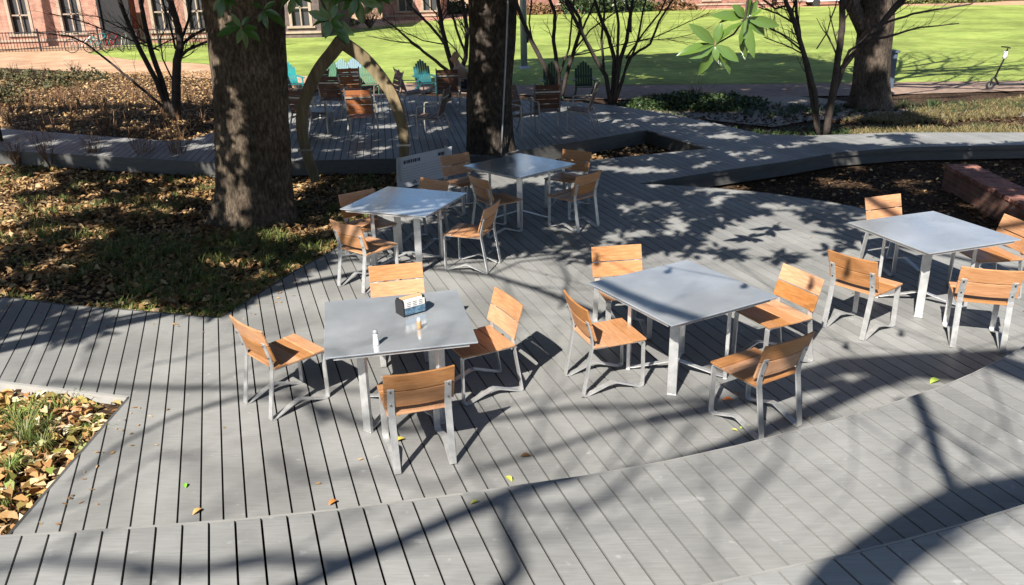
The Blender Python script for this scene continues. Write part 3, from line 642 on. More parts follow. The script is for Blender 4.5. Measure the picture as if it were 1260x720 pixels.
def veil(box, Y, n, t0, t1, thr=-.3, fr=1.3):
    out = []
    for k in range(n):
        u, v = random.uniform(box[0], box[2]), random.uniform(box[1], box[3]); c = D(u, v, Y+random.uniform(-.3, .3))
        if noise.noise(Vector((c.x*fr, c.z*fr*1.3, 5+Y))) < thr: continue
        q = c-SUN*random.uniform(t0, t1)
        if q.z > 3.6: out.append(tuple(q))
    A = np.array(out); sn = np.array(SUN); keep = np.ones(len(A), bool)
    for c, r in CLEAR:
        d = A-np.array(c); d -= np.outer(d @ sn, sn); keep &= (d*d).sum(1) > (r+.085)**2
    return A[keep]
VE = np.concatenate([veil((350, 30, 510, 228), 13.2, 620, 1.5, 7), veil((250, -30, 380, 290), 11.3, 1000, 1.5, 8), veil((545, 175, 755, 290), 10.9, 760, 5, 8, -.12, 2.), veil((405, 212, 560, 290), 9.6, 300, 4.5, 7, -.05, 2.), veil((570, 0, 640, 200), 15.2, 320, 2, 8, -.2), veil((483, 172, 562, 238), 13., 200, 4.6, 7, -.6)])  # unseen leaf clusters added up-sun to shade arch, trunks, tables and sign
C1 = shade([(rearR, 19000, 1.2, -.29), (midR, 3400, 1.6, -.34), (backLR, 4600, .8, -.22), (PXr((0, 138), (262, 134), (262, 172), (237, 172), (0, 158)), 1700, .7, -.5), (rightR, 4200, 1.0, -.42)], (3.9, 7.8))
C1 = np.concatenate([C1, VE])
quads('crown', rosettes(C1-np.array(off), .19, .085, 5), 6, M['leaf_crown'], mg)

# a second magnolia outside the left of the frame, its crown reaching over the deck
m2 = empty('magnolia_tree', (-7.6, 2.2, -.1), 0, 'magnolia outside the frame at the left whose leaf shade falls on the deck', 'tree')
o2 = Vector(m2.location)
trunk('trunk', None, [Vector((0, 0, -.1)), Vector((.05, 0, 1.5)), Vector((.1, .1, 4)), Vector((.2, .2, 8)), Vector((.2, .2, 11))], [.36, .33, .29, .18, .06], M['bark_mag'], m2, .4, 28, 6, .05)
C2 = shade([(dapR, 900, 2.3, 1.0), (PXr((760, 232), (960, 240), (1058, 262), (1058, 275), (760, 270)), 430, 1.9, .82), (PXr((540, 232), (660, 226), (700, 262), (690, 292), (620, 300), (540, 280)), 170, 2.2, .95), (leftR, 7600, .85, -.18), (PXr((130, 275), (400, 272), (395, 325), (290, 378), (170, 360)), 1000, .9, -.32), (PXr((40, 378), (130, 382), (128, 420), (80, 425), (50, 412)), 34, .1, -1), (PXr((-60, 372), (30, 372), (25, 400), (-60, 420)), 60, 1.5, -.3)], (3.9, 6.6))
ex_ = []  # unseen leaf clusters added to shade the left hanging sprays
for u, v, Y_, n_ in ((300, 25, 7.4, 26), (440, 0, 7., 26), (370, 0, 7, 14), (405, 25, 6.6, 12)):
    for k in range(n_):
        c = D(u+random.uniform(-45, 45), v+random.uniform(-25, 25), Y_); ex_.append(tuple(c-SUN*random.uniform(1.4, 4.5)))
C2 = np.concatenate([C2, np.array(ex_)])
quads('crown', rosettes(C2-np.array(o2), .19, .085, 6), 6, M['leaf_crown'], m2)
b = MB()
for k in range(70):
    q = Vector(C2[random.randrange(len(C2))])-o2
    st = Vector((.15, .15, random.uniform(3.6, 7)))
    limb(b, [st, st.lerp(q, .5)+Vector((0, 0, .4)), q], .045, .012, 5, 3, .05) if q.length < 9.5 else None
b.build('limb', M['bark_thin'], m2, smooth=True)

# centre tree
ct = empty('evergreen_tree', (-.33, 15.55, -.3), 0, 'tall dark barked tree rising behind the rearmost table with a pale conduit up its trunk', 'tree')
oc = Vector(ct.location); YC = 15.55
cl = [D(u, v, YC)-oc for u, v in ((604, 197), (603, 160), (603, 110), (605, 60), (606, 0))]; cl[0].z = -.1
cl += [cl[-1]+Vector((.05, 0, 2)), cl[-1]+Vector((.3, .1, 6)), cl[-1]+Vector((.3, .2, 10))]
trunk('trunk', None, cl, [.42, .41, .40, .40, .41, .36, .26, .1], M['bark_oak'], ct, .36, 130, 6, .07)
b = MB(); b.tube([D(u, v, YC-.46)-oc for u, v in ((617, 192), (619, 140), (622, 80), (625, 0), (626, -60))], .015, 8); b.build('conduit', M['grey_pole'], ct, smooth=True)
b = MB()
for k in range(12):
    h = random.uniform(4.5, 11); a = random.uniform(0, 6.28); branch(b, Vector((.1, 0, h)), Vector((math.cos(a), math.sin(a), .3)), random.uniform(2.2, 3.6), .1, 2)
b.build('limb', M['bark_oak'], ct, smooth=True)
lawnR = PXr((520, 112), (560, 84), (700, 72), (860, 66), (960, 68), (1010, 76), (1060, 92), (1070, 118), (900, 122), (760, 122), (640, 118), z=-.3) if False else [tuple(G(u, v, -.3).to_2d()) for u, v in ((500, 108), (560, 84), (640, 75), (760, 70), (860, 66), (960, 68), (1010, 76), (1040, 92), (1060, 112), (1060, 124), (900, 126), (760, 124), (640, 120))]
shrubR = [tuple(G(u, v, -.3).to_2d()) for u, v in ((740, 114), (1065, 114), (1080, 132), (1130, 150), (1180, 164), (990, 170), (930, 168), (860, 152))]
C3 = shade([(lawnR, 9500, .5, -.5), (shrubR, 3600, .6, -.3)], (7.5, 13)); quads('crown', rosettes(C3-np.array(oc), .26, .13, 5), 6, M['leaf_crown'], ct)

# right rear tree
rt = empty('oak_tree', (9.05, 21.0, -.3), 0, 'forked grey brown tree trunk standing by the path at the right', 'tree')
orr = Vector(rt.location); YR = 21.
cl = [D(u, v, YR)-orr for u, v in ((1070, 130), (1072, 100), (1075, 65), (1078, 30), (1080, 0))]; cl[0].z = -.1
cl += [cl[-1]+Vector((.1, 0, 2)), cl[-1]+Vector((.2, .2, 5))]
trunk('trunk', None, cl, [.44, .41, .40, .40, .38, .32, .16], M['bark_grey'], rt, .4, 110, 6, .07)
b = MB(); b.tube([D(u, v, YR)-orr for u, v in ((1068, 42), (1060, 28), (1050, 8), (1044, -10))]+[D(1040, -30, YR)-orr+Vector((-.4, 0, 1.5))], [.22, .19, .17, .16, .1], 12, wob=.1)
for k in range(22):
    h = random.uniform(3.5, 7.8); a = random.uniform(0, 6.28); branch(b, Vector((.2, .1, h)), Vector((math.cos(a), math.sin(a), .35)), random.uniform(2.6, 4.6), .12, 4, 5, .75)
b.build('limb', M['bark_grey'], rt, smooth=True)

# a far tree outside the right border whose thin crown dapples the lawn
for (x, y, n) in ((24., 25., 30),):
    tt = empty('bare_tree', (x, y, -.3), 0, 'leafless tree outside the right border shading the lawn', 'tree')
    trunk('trunk', None, [Vector((0, 0, 0)), Vector((0, .1, 3)), Vector((.1, .1, 8))], [.35, .3, .15], M['bark_grey'], tt, .3, 20)
    b = MB()
    for k in range(n): a = random.uniform(0, 6.28); branch(b, Vector((0, .1, random.uniform(3, 8))), Vector((math.cos(a), math.sin(a), .35)), random.uniform(3, 5.), .12, 4, 4, .75)
    b.build('limb', M['bark_grey'], tt)

# leafless tree behind the camera: its limbs throw the long soft shadows over the boards
bt = empty('bare_tree', (-7.5, -12.5, -.1), 0, 'leafless tree behind the camera whose limbs shade the front boards', 'tree')
ob = Vector(bt.location)
trunk('trunk', None, [Vector((0, 0, 0)), Vector((.1, .1, 3)), Vector((.2, .3, 6)), Vector((.4, .6, 9))], [.5, .42, .34, .26], M['bark_grey'], bt, .3, 24)
b = MB()
HB = 7.2
shs = [  # traced shadows: pixels, level, start and end radius, height
 ([(1030, 735), (1075, 690), (1125, 655), (1185, 622), (1262, 606), (1330, 600)], .36, .145, .12, 6.),
 ([(760, 590), (830, 572), (900, 548), (985, 512), (1060, 476), (1120, 455), (1190, 462), (1262, 490), (1330, 520)], 0, .045, .14, 6.),
 ([(1118, 470), (1135, 505), (1150, 550), (1172, 606)], .36, .055, .04, 6.),
 ([(330, 740), (400, 706), (480, 672), (560, 636), (640, 603), (700, 588), (760, 560)], .36, .045, .06, HB),
 ([(600, 740), (640, 700), (618, 640), (625, 610)], .36, .05, .03, HB),
 ([(-20, 700), (60, 690), (150, 695), (240, 702), (330, 690), (420, 690), (470, 672)], .36, .025, .04, HB),
 ([(90, 590), (150, 545), (215, 512), (300, 488), (360, 490), (440, 520), (500, 530), (560, 522)], 0, .02, .035, HB),
 ([(60, 470), (160, 476), (240, 478), (330, 476), (360, 480), (400, 520)], 0, .028, .03, HB),
 ([(560, 522), (640, 512), (700, 502), (780, 500), (880, 490)], 0, .032, .028, HB),
 ([(600, 575), (660, 558), (740, 532), (820, 512), (900, 500)], 0, .025, .03, HB),
 ([(340, 300), (420, 318), (520, 330), (600, 338), (660, 356), (712, 376), (760, 396)], 0, .018, .045, HB-1.4),
 ([(600, 340), (640, 322), (700, 316), (760, 320)], 0, .018, .02, HB-1.4),
 ([(690, 380), (700, 345), (690, 320), (660, 300)], 0, .02, .012, HB-1.4),
 ([(760, 396), (820, 425), (900, 455), (980, 480), (1040, 470)], 0, .05, .06, HB-1.4),
 ([(1000, 285), (1100, 302), (1200, 322), (1290, 340)], 0, .045, .035, HB-1.),
 ([(700, 640), (760, 600), (800, 560), (840, 500)], .36, .028, .016, HB+2), ([(100, 455), (110, 420), (150, 395)], 0, .012, .008, HB),
 ([(330, 560), (380, 590), (440, 580), (540, 600), (600, 570)], 0, .02, .014, HB+2), ([(900, 640), (960, 560), (980, 480)], .36, .022, .012, HB+2),
 ([(20, 640), (110, 615), (190, 560), (260, 560)], 0, .016, .01, HB+1), ([(180, 450), (230, 440), (300, 420)], 0, .012, .012, HB)]
hub = Vector((.35, .5, 7.6))
for pts, z, r0, r1, h in shs:
    W = [over(G(u, v, z), h)-ob for u, v in pts]
    if r0 > .04 or r1 > .05:
        e = W[0] if (W[0]-hub).length < (W[-1]-hub).length else W[-1]
        if pts[0][0] in (1030, 330, 600): limb(b, [hub, hub.lerp(e, .5)+Vector((0, 0, -.4)), e], .16, r0, 8, 4, .03)
    LP = limb(b, W, r0, r1, 7, 3, .03)
    for k in range(4):
        i = random.randrange(1, len(LP)-1); d = (LP[i+1]-LP[i]).normalized(); d = (d+Vector((random.uniform(-1, 1), random.uniform(-1, 1), random.uniform(-.2, .3)))*.8).normalized()
        branch(b, LP[i], d, random.uniform(.6, 1.2), min(.013, r1*.4), 2, 4, .7, .05)
limb(b, [over((.9, 5.25, .2), 5.6)-ob, over((1.45, 5.2, .45), 5.6)-ob, over((1.9, 5.4, .6), 5.6)-ob, over((2.5, 5.75, .5), 5.6)-ob, over((3.3, 6.0, .3), 5.8)-ob, over((4.6, 6.1, .2), 6.)-ob], .05, .15, 8, 4, .03)
for k in range(16):
    a = random.uniform(0, 6.28)
    branch(b, hub+Vector((0, 0, random.uniform(-1, 1.3))), Vector((math.cos(a)*.8-.5, math.sin(a)*.8-.6, .4)), random.uniform(2.5, 4), .1, 3, 5, .7)
b.build('limb', M['bark_grey'], bt, smooth=True)

# strings of lamps over the deck, above the frame
def string(name, label, pts, z, h):
    W = [over(G(u, v, z), h) for u, v in pts]; t = empty(name, W[0], 0, label, 'string lights', 'lamp strings above the deck'); o_ = Vector(W[0])
    b = MB(); path = [W[0]-(W[1]-W[0])*2.5-o_]+[w_-o_ for w_ in W]+[W[-1]+(W[-1]-W[-2])*2.5-o_]; b.tube(path, .005, 5); b.build('cable', M['black'], t)
    for w_ in W:
        b = MB(); b.lathe([(.012, 0), (.018, -.03), (.016, -.055)], w_-o_, 10); s_ = b.build('socket', M['black'], t)
        b = MB(); b.lathe([(.014, -.056), (.032, -.085), (.034, -.105), (.02, -.13)], w_-o_, 10); b.build('bulb', M['glassdark'], s_, smooth=True)
string('string_lights', 'lamp string over the centre right table', [(764, 362), (848, 384), (930, 402), (1042, 421)], 0, 3.7)
string('string_lights', 'lamp string over the boards right of centre', [(1000, 395), (1077, 455), (1116, 450), (1166, 437)], 0, 3.9)
string('string_lights', 'lamp string over the step at the right', [(1040, 372), (1109, 406), (1182, 428), (1225, 452)], 0, 3.8)

# leafless many stemmed trees, stems traced at their true distance
def stems(name, label, base, Y, lst, seed, mt=M['bark_thin'], twig=10, tl=.5):
    random.seed(seed); z = G(*base, -.3)
    t = empty(name, (z.x, Y, -.3), 0, label, 'tree', 'leafless many stemmed trees around the rear deck'); o_ = Vector(t.location)
    for pts, r0, r1 in lst:
        b = MB(); dy = random.uniform(-.5, .5); n = len(pts)
        W = [D(u, v, Y+dy*(i/(n-1)))-o_ for i, (u, v) in enumerate(pts)]
        if pts[-1][1] <= 5: W.append(W[-1]+(W[-1]-W[-2])*1.3+Vector((0, 0, .5))); W.append(W[-1]+(W[-1]-W[-2])*.8)
        P = limb(b, W, r0, r1, 7, 4, .035)
        for k in range(twig+4):
            i = random.randrange(len(P)//4, len(P)-1); d = (P[i+1]-P[i]).normalized()
            d = (d+Vector((random.uniform(-1, 1), random.uniform(-.6, .6), random.uniform(-.3, .6)))*.9).normalized()
            branch(b, P[i], d, random.uniform(.4, 1)*tl, max(.006, r1*.5), 1, 3, .8, .1)
        b.build('stem', mt, t, smooth=True)
    return t
stems('bare_tree', 'dark leafless tree with many stems in the brown bed left of the magnolia', (216, 143), 21.5, [
 ([(217, 143), (217, 105), (218, 75), (222, 58), (220, 35), (212, 8), (207, -12)], .125, .045), ([(208, 138), (192, 98), (168, 52), (152, 14), (143, -10)], .07, .04), ([(211, 140), (201, 105), (186, 62), (178, 28), (172, -5)], .075, .045),
 ([(206, 136), (178, 112), (142, 82), (108, 55), (85, 44), (40, 40)], .04, .012), ([(218, 74), (230, 62), (259, 50)], .045, .03), ([(221, 58), (236, 44), (262, 30)], .04, .025), ([(222, 52), (232, 25), (236, -2)], .035, .025),
 ([(213, 100), (200, 72), (197, 48), (206, 30)], .022, .01), ([(196, 62), (150, 45), (100, 26), (60, 16)], .022, .01), ([(216, 60), (209, 30), (200, 0)], .03, .02), ([(184, 55), (150, 35), (118, 20), (90, 18)], .02, .008), ([(188, 60), (205, 52), (222, 44)], .018, .01)], 3, tl=.7, twig=7)
stems('bare_tree', 'dark leafless tree with spreading stems just left of the centre trunk', (560, 94), 25.5, [
 ([(560, 96), (549, 57), (543, 29), (539, 0)], .08, .045), ([(564, 96), (573, 71), (575, 37), (569, 0)], .075, .04), ([(557, 92), (528, 69), (500, 46), (483, 31), (470, 22)], .055, .012), ([(552, 60), (529, 31), (506, 9), (498, -5)], .045, .025),
 ([(527, 68), (505, 53), (480, 50), (450, 44)], .025, .008), ([(550, 55), (520, 50), (495, 38), (470, 33)], .02, .008), ([(573, 66), (563, 40), (556, 15), (550, -4)], .04, .02), ([(572, 78), (560, 60), (540, 40)], .025, .012)], 5, twig=7, tl=.8)
stems('bare_tree', 'leafless tree with dark stems behind the chairs right of the centre trunk', (690, 118), 22.6, [
 ([(689, 120), (671, 83), (654, 51), (640, 17), (634, -2)], .07, .03), ([(689, 118), (686, 86), (681, 51), (683, 17), (676, -2)], .06, .03), ([(691, 118), (696, 96), (706, 63), (714, 37), (713, 22), (697, -2)], .06, .03),
 ([(706, 62), (726, 37), (754, 17), (772, 11)], .025, .01), ([(692, 72), (743, 60), (806, 46), (857, 23), (872, 16)], .02, .008), ([(655, 52), (651, 28), (654, 0)], .025, .012), ([(712, 45), (724, 20), (733, -2)], .03, .015), ([(689, 90), (700, 60), (703, 30), (706, 0)], .03, .015)], 7, twig=6, tl=.7)
stems('bare_tree', 'leafless tree of fanned thin stems at the right corner of the rear deck', (753, 128), 21.6, [
 ([(751, 128), (746, 94), (729, 66), (714, 37), (700, 9), (695, -5)], .06, .03), ([(753, 128), (756, 74), (749, 46), (737, 17), (731, -2)], .06, .03), ([(755, 127), (763, 74), (771, 51), (776, 17), (779, -2)], .06, .03),
 ([(757, 127), (774, 71), (800, 54), (811, 26), (829, -2)], .04, .015), ([(751, 126), (743, 86), (740, 50), (744, 10), (742, -4)], .04, .02), ([(754, 126), (760, 86), (761, 29), (756, -2)], .045, .02), ([(770, 72), (797, 34), (811, 17), (820, -2)], .025, .012),
 ([(756, 126), (768, 90), (783, 55), (790, 20), (795, -4)], .035, .015), ([(765, 60), (790, 50), (830, 47), (860, 40)], .012, .006), ([(776, 40), (776, 20), (770, 0)], .03, .02)], 9, twig=9, tl=.8)
stems('bare_tree', 'leafless tree with slim brown stems beside the curved walkway at the right', (1010, 166), 17.2, [
 ([(1007, 167), (1003, 114), (989, 66), (977, 26), (967, 3)], .055, .035), ([(1006, 164), (998, 118), (994, 94), (986, 57), (980, 17), (979, -2)], .04, .025), ([(1016, 167), (1023, 123), (1031, 71), (1036, 37), (1037, -2)], .075, .05),
 ([(1020, 135), (1037, 83), (1060, 54), (1083, 31), (1100, 9), (1112, -4)], .06, .04), ([(1062, 52), (1100, 43), (1129, 34), (1180, 29)], .03, .009), ([(1085, 30), (1123, 17), (1157, 11), (1195, 5)], .025, .008),
 ([(986, 62), (963, 43), (943, 33)], .02, .01), ([(988, 66), (963, 54), (940, 46)], .016, .008), ([(979, 30), (957, 17), (934, 9)], .02, .012), ([(970, 6), (954, 11), (937, -2)], .022, .014), ([(1005, 60), (1018, 40), (1030, 0)], .014, .008),
 ([(1075, 40), (1095, 20), (1112, 2)], .03, .02), ([(1035, 86), (1045, 62), (1072, 46)], .03, .02)], 11, twig=6, tl=.6)
b = MB(); random.seed(31)

# hanging magnolia sprays inside the frame
def spray(label, Y, rosettes, twig, lm='leaf_mag', wf=.40):
    c = D(*twig[0], Y); t = empty('magnolia_branch', c, 0, label, 'branch', 'magnolia sprays hanging into the view'); o_ = Vector(c)
    b = MB(); b.tube([D(u, v, Y)-o_ for u, v in twig], [.011-.005*i/len(twig) for i in range(len(twig))], 6); b.build('twig', M['bark_thin'], t, smooth=True)
    for (cu, cv), tips, dy in rosettes:
        base = D(cu, cv, Y+dy)
        for (tu, tv) in tips:
            r = random.uniform(-.05, .05); tip = D(tu, tv, Y+dy+r)
            ln = (tip-base).length; w_ = min(.09, max(.045, ln*wf))
            view = (base-CAMPOS).normalized(); nrm = (-view+Vector((random.uniform(-1, 1), random.uniform(-.9, .6), random.uniform(-.1, 1.2)))).normalized()
            b = MB(); b.leaf(base-o_, tip-o_, w_, nrm, .3, .12); b.build('leaf', M[lm], t, smooth=True)
        b = MB(); b.lathe([(.008, -.02), (.012, 0), (.004, .03)], base-o_, 8); b.build('bud', M['leaf_back'], t)
spray('sunlit green magnolia spray hanging at the upper right against the lawn', 7.2, [((880, 55), [(847, 29), (832, 69), (848, 72), (888, 28), (915, 27), (882, 76), (909, 76), (858, 93), (898, 92), (868, 66), (893, 84)], 0), ((917, 22), [(874, 19), (884, 29), (941, 43), (959, 32), (921, -8), (928, 72), (917, 74), (932, 0), (900, 6), (938, 12)], .15)],
      [(930, -40), (920, 0), (917, 22), (903, 42), (880, 55)], 'leaf_mag', .46)
spray('magnolia leaves hanging in front of the wooden arch top', 6.6, [((407, 24), [(430, 55), (436, 44), (400, 48), (384, 33), (379, 14), (392, 8), (422, 34), (425, 18), (415, 5), (396, 34)], 0)],
      [(388, -30), (395, 0), (407, 24)], 'leaf_shaded', .42)
spray('magnolia leaves hanging in front of the big trunk top', 7.4, [((297, 34), [(266, 45), (303, 61), (321, 51), (284, 16), (307, 20), (292, 54), (276, 30), (318, 36)], 0), ((324, 12), [(330, 36), (345, 20), (310, 4), (340, 2), (318, 28), (352, 34)], .2), ((275, -4), [(262, 14), (285, 14), (270, 24), (292, 8)], .1)],
      [(300, -40), (324, 0), (324, 12), (310, 24), (297, 34)], 'leaf_shaded', .36)
spray('dark magnolia leaves hanging at the top edge right of the big trunk', 7.0, [((440, -4), [(420, 14), (447, 31), (430, 22), (458, 14), (410, 4), (470, 8)], 0), ((462, -8), [(450, 18), (480, 6), (468, 20), (492, -2)], .2), ((362, -6), [(345, 12), (372, 10), (356, 18), (384, 4)], .1), ((408, -8), [(395, 10), (418, 12), (404, 20)], .1)],
      [(480, -40), (462, -10), (440, -4), (408, -8), (362, -8)], 'leaf_shaded')

# ------------------------------------------------------------------ litter and ground plants
def on_ground(P2, lift=.01, spread=.03): return np.array([(x, y, gz(x, y)+lift+random.uniform(0, spread)) for x, y in P2])
W2 = lambda P: [(p[0], p[1]) for p in P]
planter = [(-7.5, 7.1), (-4.34, 6.33), (-3.13, 5.99), (-3.13, 4.1), (-3.5, 3.75), (-7.5, 3.6)]
leftbed = [(-9.5, 9.7), (-5.46, 8.4), (-4.6, 8.12), (-3.8, 7.92), (-2.9, 7.68), (-2.5, 8.95), (-2.17, 9.77), (-1.95, 11.07), (-1.62, 12.6), (-.95, 14.08), (-.4, 14.9), (-5.3, 14.9), (-10.1, 16.5), (-14, 18)]
well = [(-.95, 14.1), (.33, 14.15), (3.55, 15.3), (2.8, 17.1), (-.35, 14.95)]
rightbed = [(2.1, 12.68), (3.7, 12.02), (4.5, 11.44), (4.9, 10.97), (5.36, 10.3), (5.9, 9.1), (7.3, 8.), (13, 7.5), (13, 14.5), (9.2, 14.8), (7.1, 14.85), (5.8, 14.55), (4.7, 13.95), (3.3, 13.3)]
backL = [(-15, 21.2), (-11.6, 19.45), (-7.1, 17.45), (-6.5, 18.4), (-6.5, 27), (-10, 33), (-25, 35), (-30, 30)]
backR = [(2.7, 20.6), (3.6, 19.4), (4.4, 18.1), (5.0, 16.5), (5.8, 16.35), (7.5, 16.45), (13.5, 16.05), (16, 20.5), (12, 21.5), (8, 21.5), (4, 21.8)]
random.seed(5)
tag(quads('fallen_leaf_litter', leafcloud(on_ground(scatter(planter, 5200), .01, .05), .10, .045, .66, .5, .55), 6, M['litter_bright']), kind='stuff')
tag(quads('planter_leaf_crumbs', leafcloud(on_ground(scatter(planter, 6000), .0, .02), .05, .028, .8), 6, M['litter']), kind='stuff')
lv = [q for q in scatter(leftbed, 12000) if noise.noise(Vector((q[0]*.9, q[1]*1.6, 11))) > -.12]
tag(quads('curled_leaf_litter', leafcloud(on_ground(lv, .008, .05), .12, .05, .68, .5, .55), 6, M['litter']), kind='stuff')
nl = scatter(leftbed, 24000)
tag(quads('leaf_litter', leafcloud(on_ground(nl, .005, .03), .065, .036, .8), 6, M['litter']), kind='stuff')
e = []
for a, b_ in (((-5.46, 8.40), (-3.8, 7.93)), ((-3.8, 7.93), (-2.92, 7.7)), ((-2.9, 7.7), (-2.5, 8.95)), ((-2.5, 8.95), (-2.0, 10.9))):
    for k in range(330):
        t = random.random(); o_ = abs(random.gauss(0, .16))+.02; e.append((a[0]+(b_[0]-a[0])*t-o_*.8, a[1]+(b_[1]-a[1])*t+o_*.6))
tag(quads('edge_leaf_litter', leafcloud(on_ground(e, .01, .03), .08, .045, .8), 6, M['litter_bright']), kind='stuff')
tag(quads('well_leaf_litter', leafcloud(on_ground(scatter(well, 700), .005, .04), .10, .06, .8), 6, M['litter']), kind='stuff')
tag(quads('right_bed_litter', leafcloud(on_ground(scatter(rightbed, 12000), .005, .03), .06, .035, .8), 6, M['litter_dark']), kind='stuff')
tag(quads('right_bed_dry_leaves', leafcloud(on_ground(scatter(rightbed, 900), .01, .04), .08, .045, .8), 6, M['litter']), kind='stuff')
tag(quads('rear_bed_litter', leafcloud(on_ground(scatter(backL, 26000), .01, .06), .085, .045, .7), 6, M['litter']), kind='stuff')
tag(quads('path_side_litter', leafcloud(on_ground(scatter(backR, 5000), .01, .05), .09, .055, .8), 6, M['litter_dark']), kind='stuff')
def tufts(name, C, nb, hgt, wid, mt, parent=None, lean=.9, off=(0, 0, 0)):
    """arching grass blades, three quads long, packed as triangles strips"""
    V = []
    for x, y, z in C:
        for k in range(nb):
            a = random.uniform(0, 6.28); r = random.uniform(.0, .03); h = hgt*random.uniform(.6, 1.15); l = lean*random.uniform(.4, 1.2)*h
            d = np.array((math.cos(a), math.sin(a), 0)); s_ = np.array((-d[1], d[0], 0))*wid*random.uniform(.6, 1.2)/2; p0 = np.array((x, y, z))-np.array(off)+d*r
            P_ = [p0, p0+d*l*.3+(0, 0, h*.6), p0+d*l*.75+(0, 0, h*.85), p0+d*l*1.15+(0, 0, h*.62)]
            for i in range(3):
                w0, w1 = (1, .85, .55, .05)[i:i+2]; V.append([P_[i]-s_*w0, P_[i]+s_*w0, P_[i+1]+s_*w1, P_[i+1]-s_*w1])
    return quads(name, np.array(V), 4, mt, parent)
random.seed(21)
cand = [q for q in scatter(leftbed, 900) if noise.noise(Vector((q[0]*.8, q[1]*.8, 4))) > -.05 and q[1] > 7.9][:430]
tag(tufts('ground_cover_grass', on_ground(cand, 0, 0), 16, .16, .009, M['blade'], lean=1.1), kind='stuff')
cand = scatter([G(u, v, -.1).to_2d() for u, v in ((110, 300), (250, 285), (400, 290), (395, 312), (285, 380), (150, 368))], 170)
tag(tufts('shaded_ground_cover_grass', on_ground(cand, 0, 0), 20, .16, .010, M['blade'], lean=1.15), kind='stuff')
tag(tufts('planter_grass', on_ground([q for q in scatter(planter, 150) if noise.noise(Vector((q[0]*1.3, q[1]*1.3, 6))) > -.1], 0, 0), 20, .13, .009, M['blade_bright'], lean=1.1), kind='stuff')
ed = [q for q in e if random.random() < .07]
tag(tufts('edge_grass', on_ground(ed, 0, 0), 14, .11, .008, M['blade_bright'], lean=1.2), kind='stuff')
cand = [q for q in scatter([(-15, 21.4), (-11.6, 19.8), (-7.1, 17.8), (-6.6, 18.6), (-6.6, 25), (-14, 29)], 210)]
tag(tufts('dormant_stems', on_ground(cand, 0, 0), 9, .42, .012, M['shrub_brown'], lean=.5), kind='stuff')
cand = scatter(backR, 900); cand = [q for q in cand if noise.noise(Vector((q[0]*.5, q[1]*.5, 2))) > -.1 or q[1] < 17.4]
tag(tufts('fern_ground_cover', on_ground(cand, 0, 0), 14, .17, .016, M['blade_dark'], lean=1.2), kind='stuff')
cand = [q for q in scatter(PXr((1030, 135), (1260, 108), (1260, 130), (1120, 140)), 500)]
tag(tufts('verge_grass', np.array([(x, y, -.28) for x, y in cand]), 12, .13, .014, M['blade_dry'], lean=1.2), kind='stuff')
cand = [q for q in scatter(PXr((1050, 150), (1260, 146), (1260, 160), (1050, 162)), 260)]
tag(tufts('path_side_grass', np.array([(x, y, -.28) for x, y in cand]), 14, .22, .014, M['blade_dry'], lean=1.), kind='stuff')
sc_ = []
for a, b_ in (((-5.46, 8.2), (-2.8, 7.4)), ((-2.8, 7.4), (-2.2, 9.6)), ((-3.0, 6.0), (-3.0, 4.4)), ((2.2, 12.4), (5.2, 10.)), ((-1., 13.7), (3.4, 14.6))):
    for k in range(26): t = random.random(); o_ = abs(random.gauss(0, .22)); sc_.append((a[0]+(b_[0]-a[0])*t+o_*.5, a[1]+(b_[1]-a[1])*t-o_*.6, .006))
for k in range(60): sc_.append((random.uniform(-3, 5), random.uniform(4.7, 12), .006))
tag(quads('leaf_crumbs_on_deck', leafcloud(np.array(sc_), .035, .016, .92), 6, M['litter']), kind='stuff')
# clumps one can tell apart in the corner planter and the bed
for u, v, h, n, mt, lab in ((36, 552, .30, 90, 'blade', 'tall dark green sedge clump in the corner planter at the lower left'), (14, 585, .16, 70, 'blade_bright', 'pale green grass clump at the left border of the corner planter'), (20, 525, .17, 60, 'blade_bright', 'yellow green grass clump near the kerb of the corner planter'),
    (52, 560, .2, 60, 'blade', 'short sedge clump beside the tall one in the corner planter'), (8, 622, .10, 40, 'blade_bright', 'low yellow clump at the foot of the corner planter'),
    (52, 290, .18, 50, 'blade_bright', 'bright green grass clump in the left of the leaf bed'), (12, 298, .16, 40, 'blade_bright', 'bright green grass clump at the left border of the leaf bed'), (78, 236, .16, 40, 'blade_bright', 'sunlit grass tuft in the upper leaf bed'), (242, 373, .14, 44, 'blade_bright', 'yellowish grass tuft where the bed meets the walkway'), (350, 335, .13, 40, 'blade_bright', 'yellow green tuft at the deck edge near the magnolia')):
    p = G(u, v, -.1); z = gz(p.x, p.y); o = tufts('grass_clump', [(p.x, p.y, z)], n, h, .009, M[mt], off=(p.x, p.y, z)); o.location = (p.x, p.y, z); tag(o, lab, 'plant', 'grass clumps in the beds')
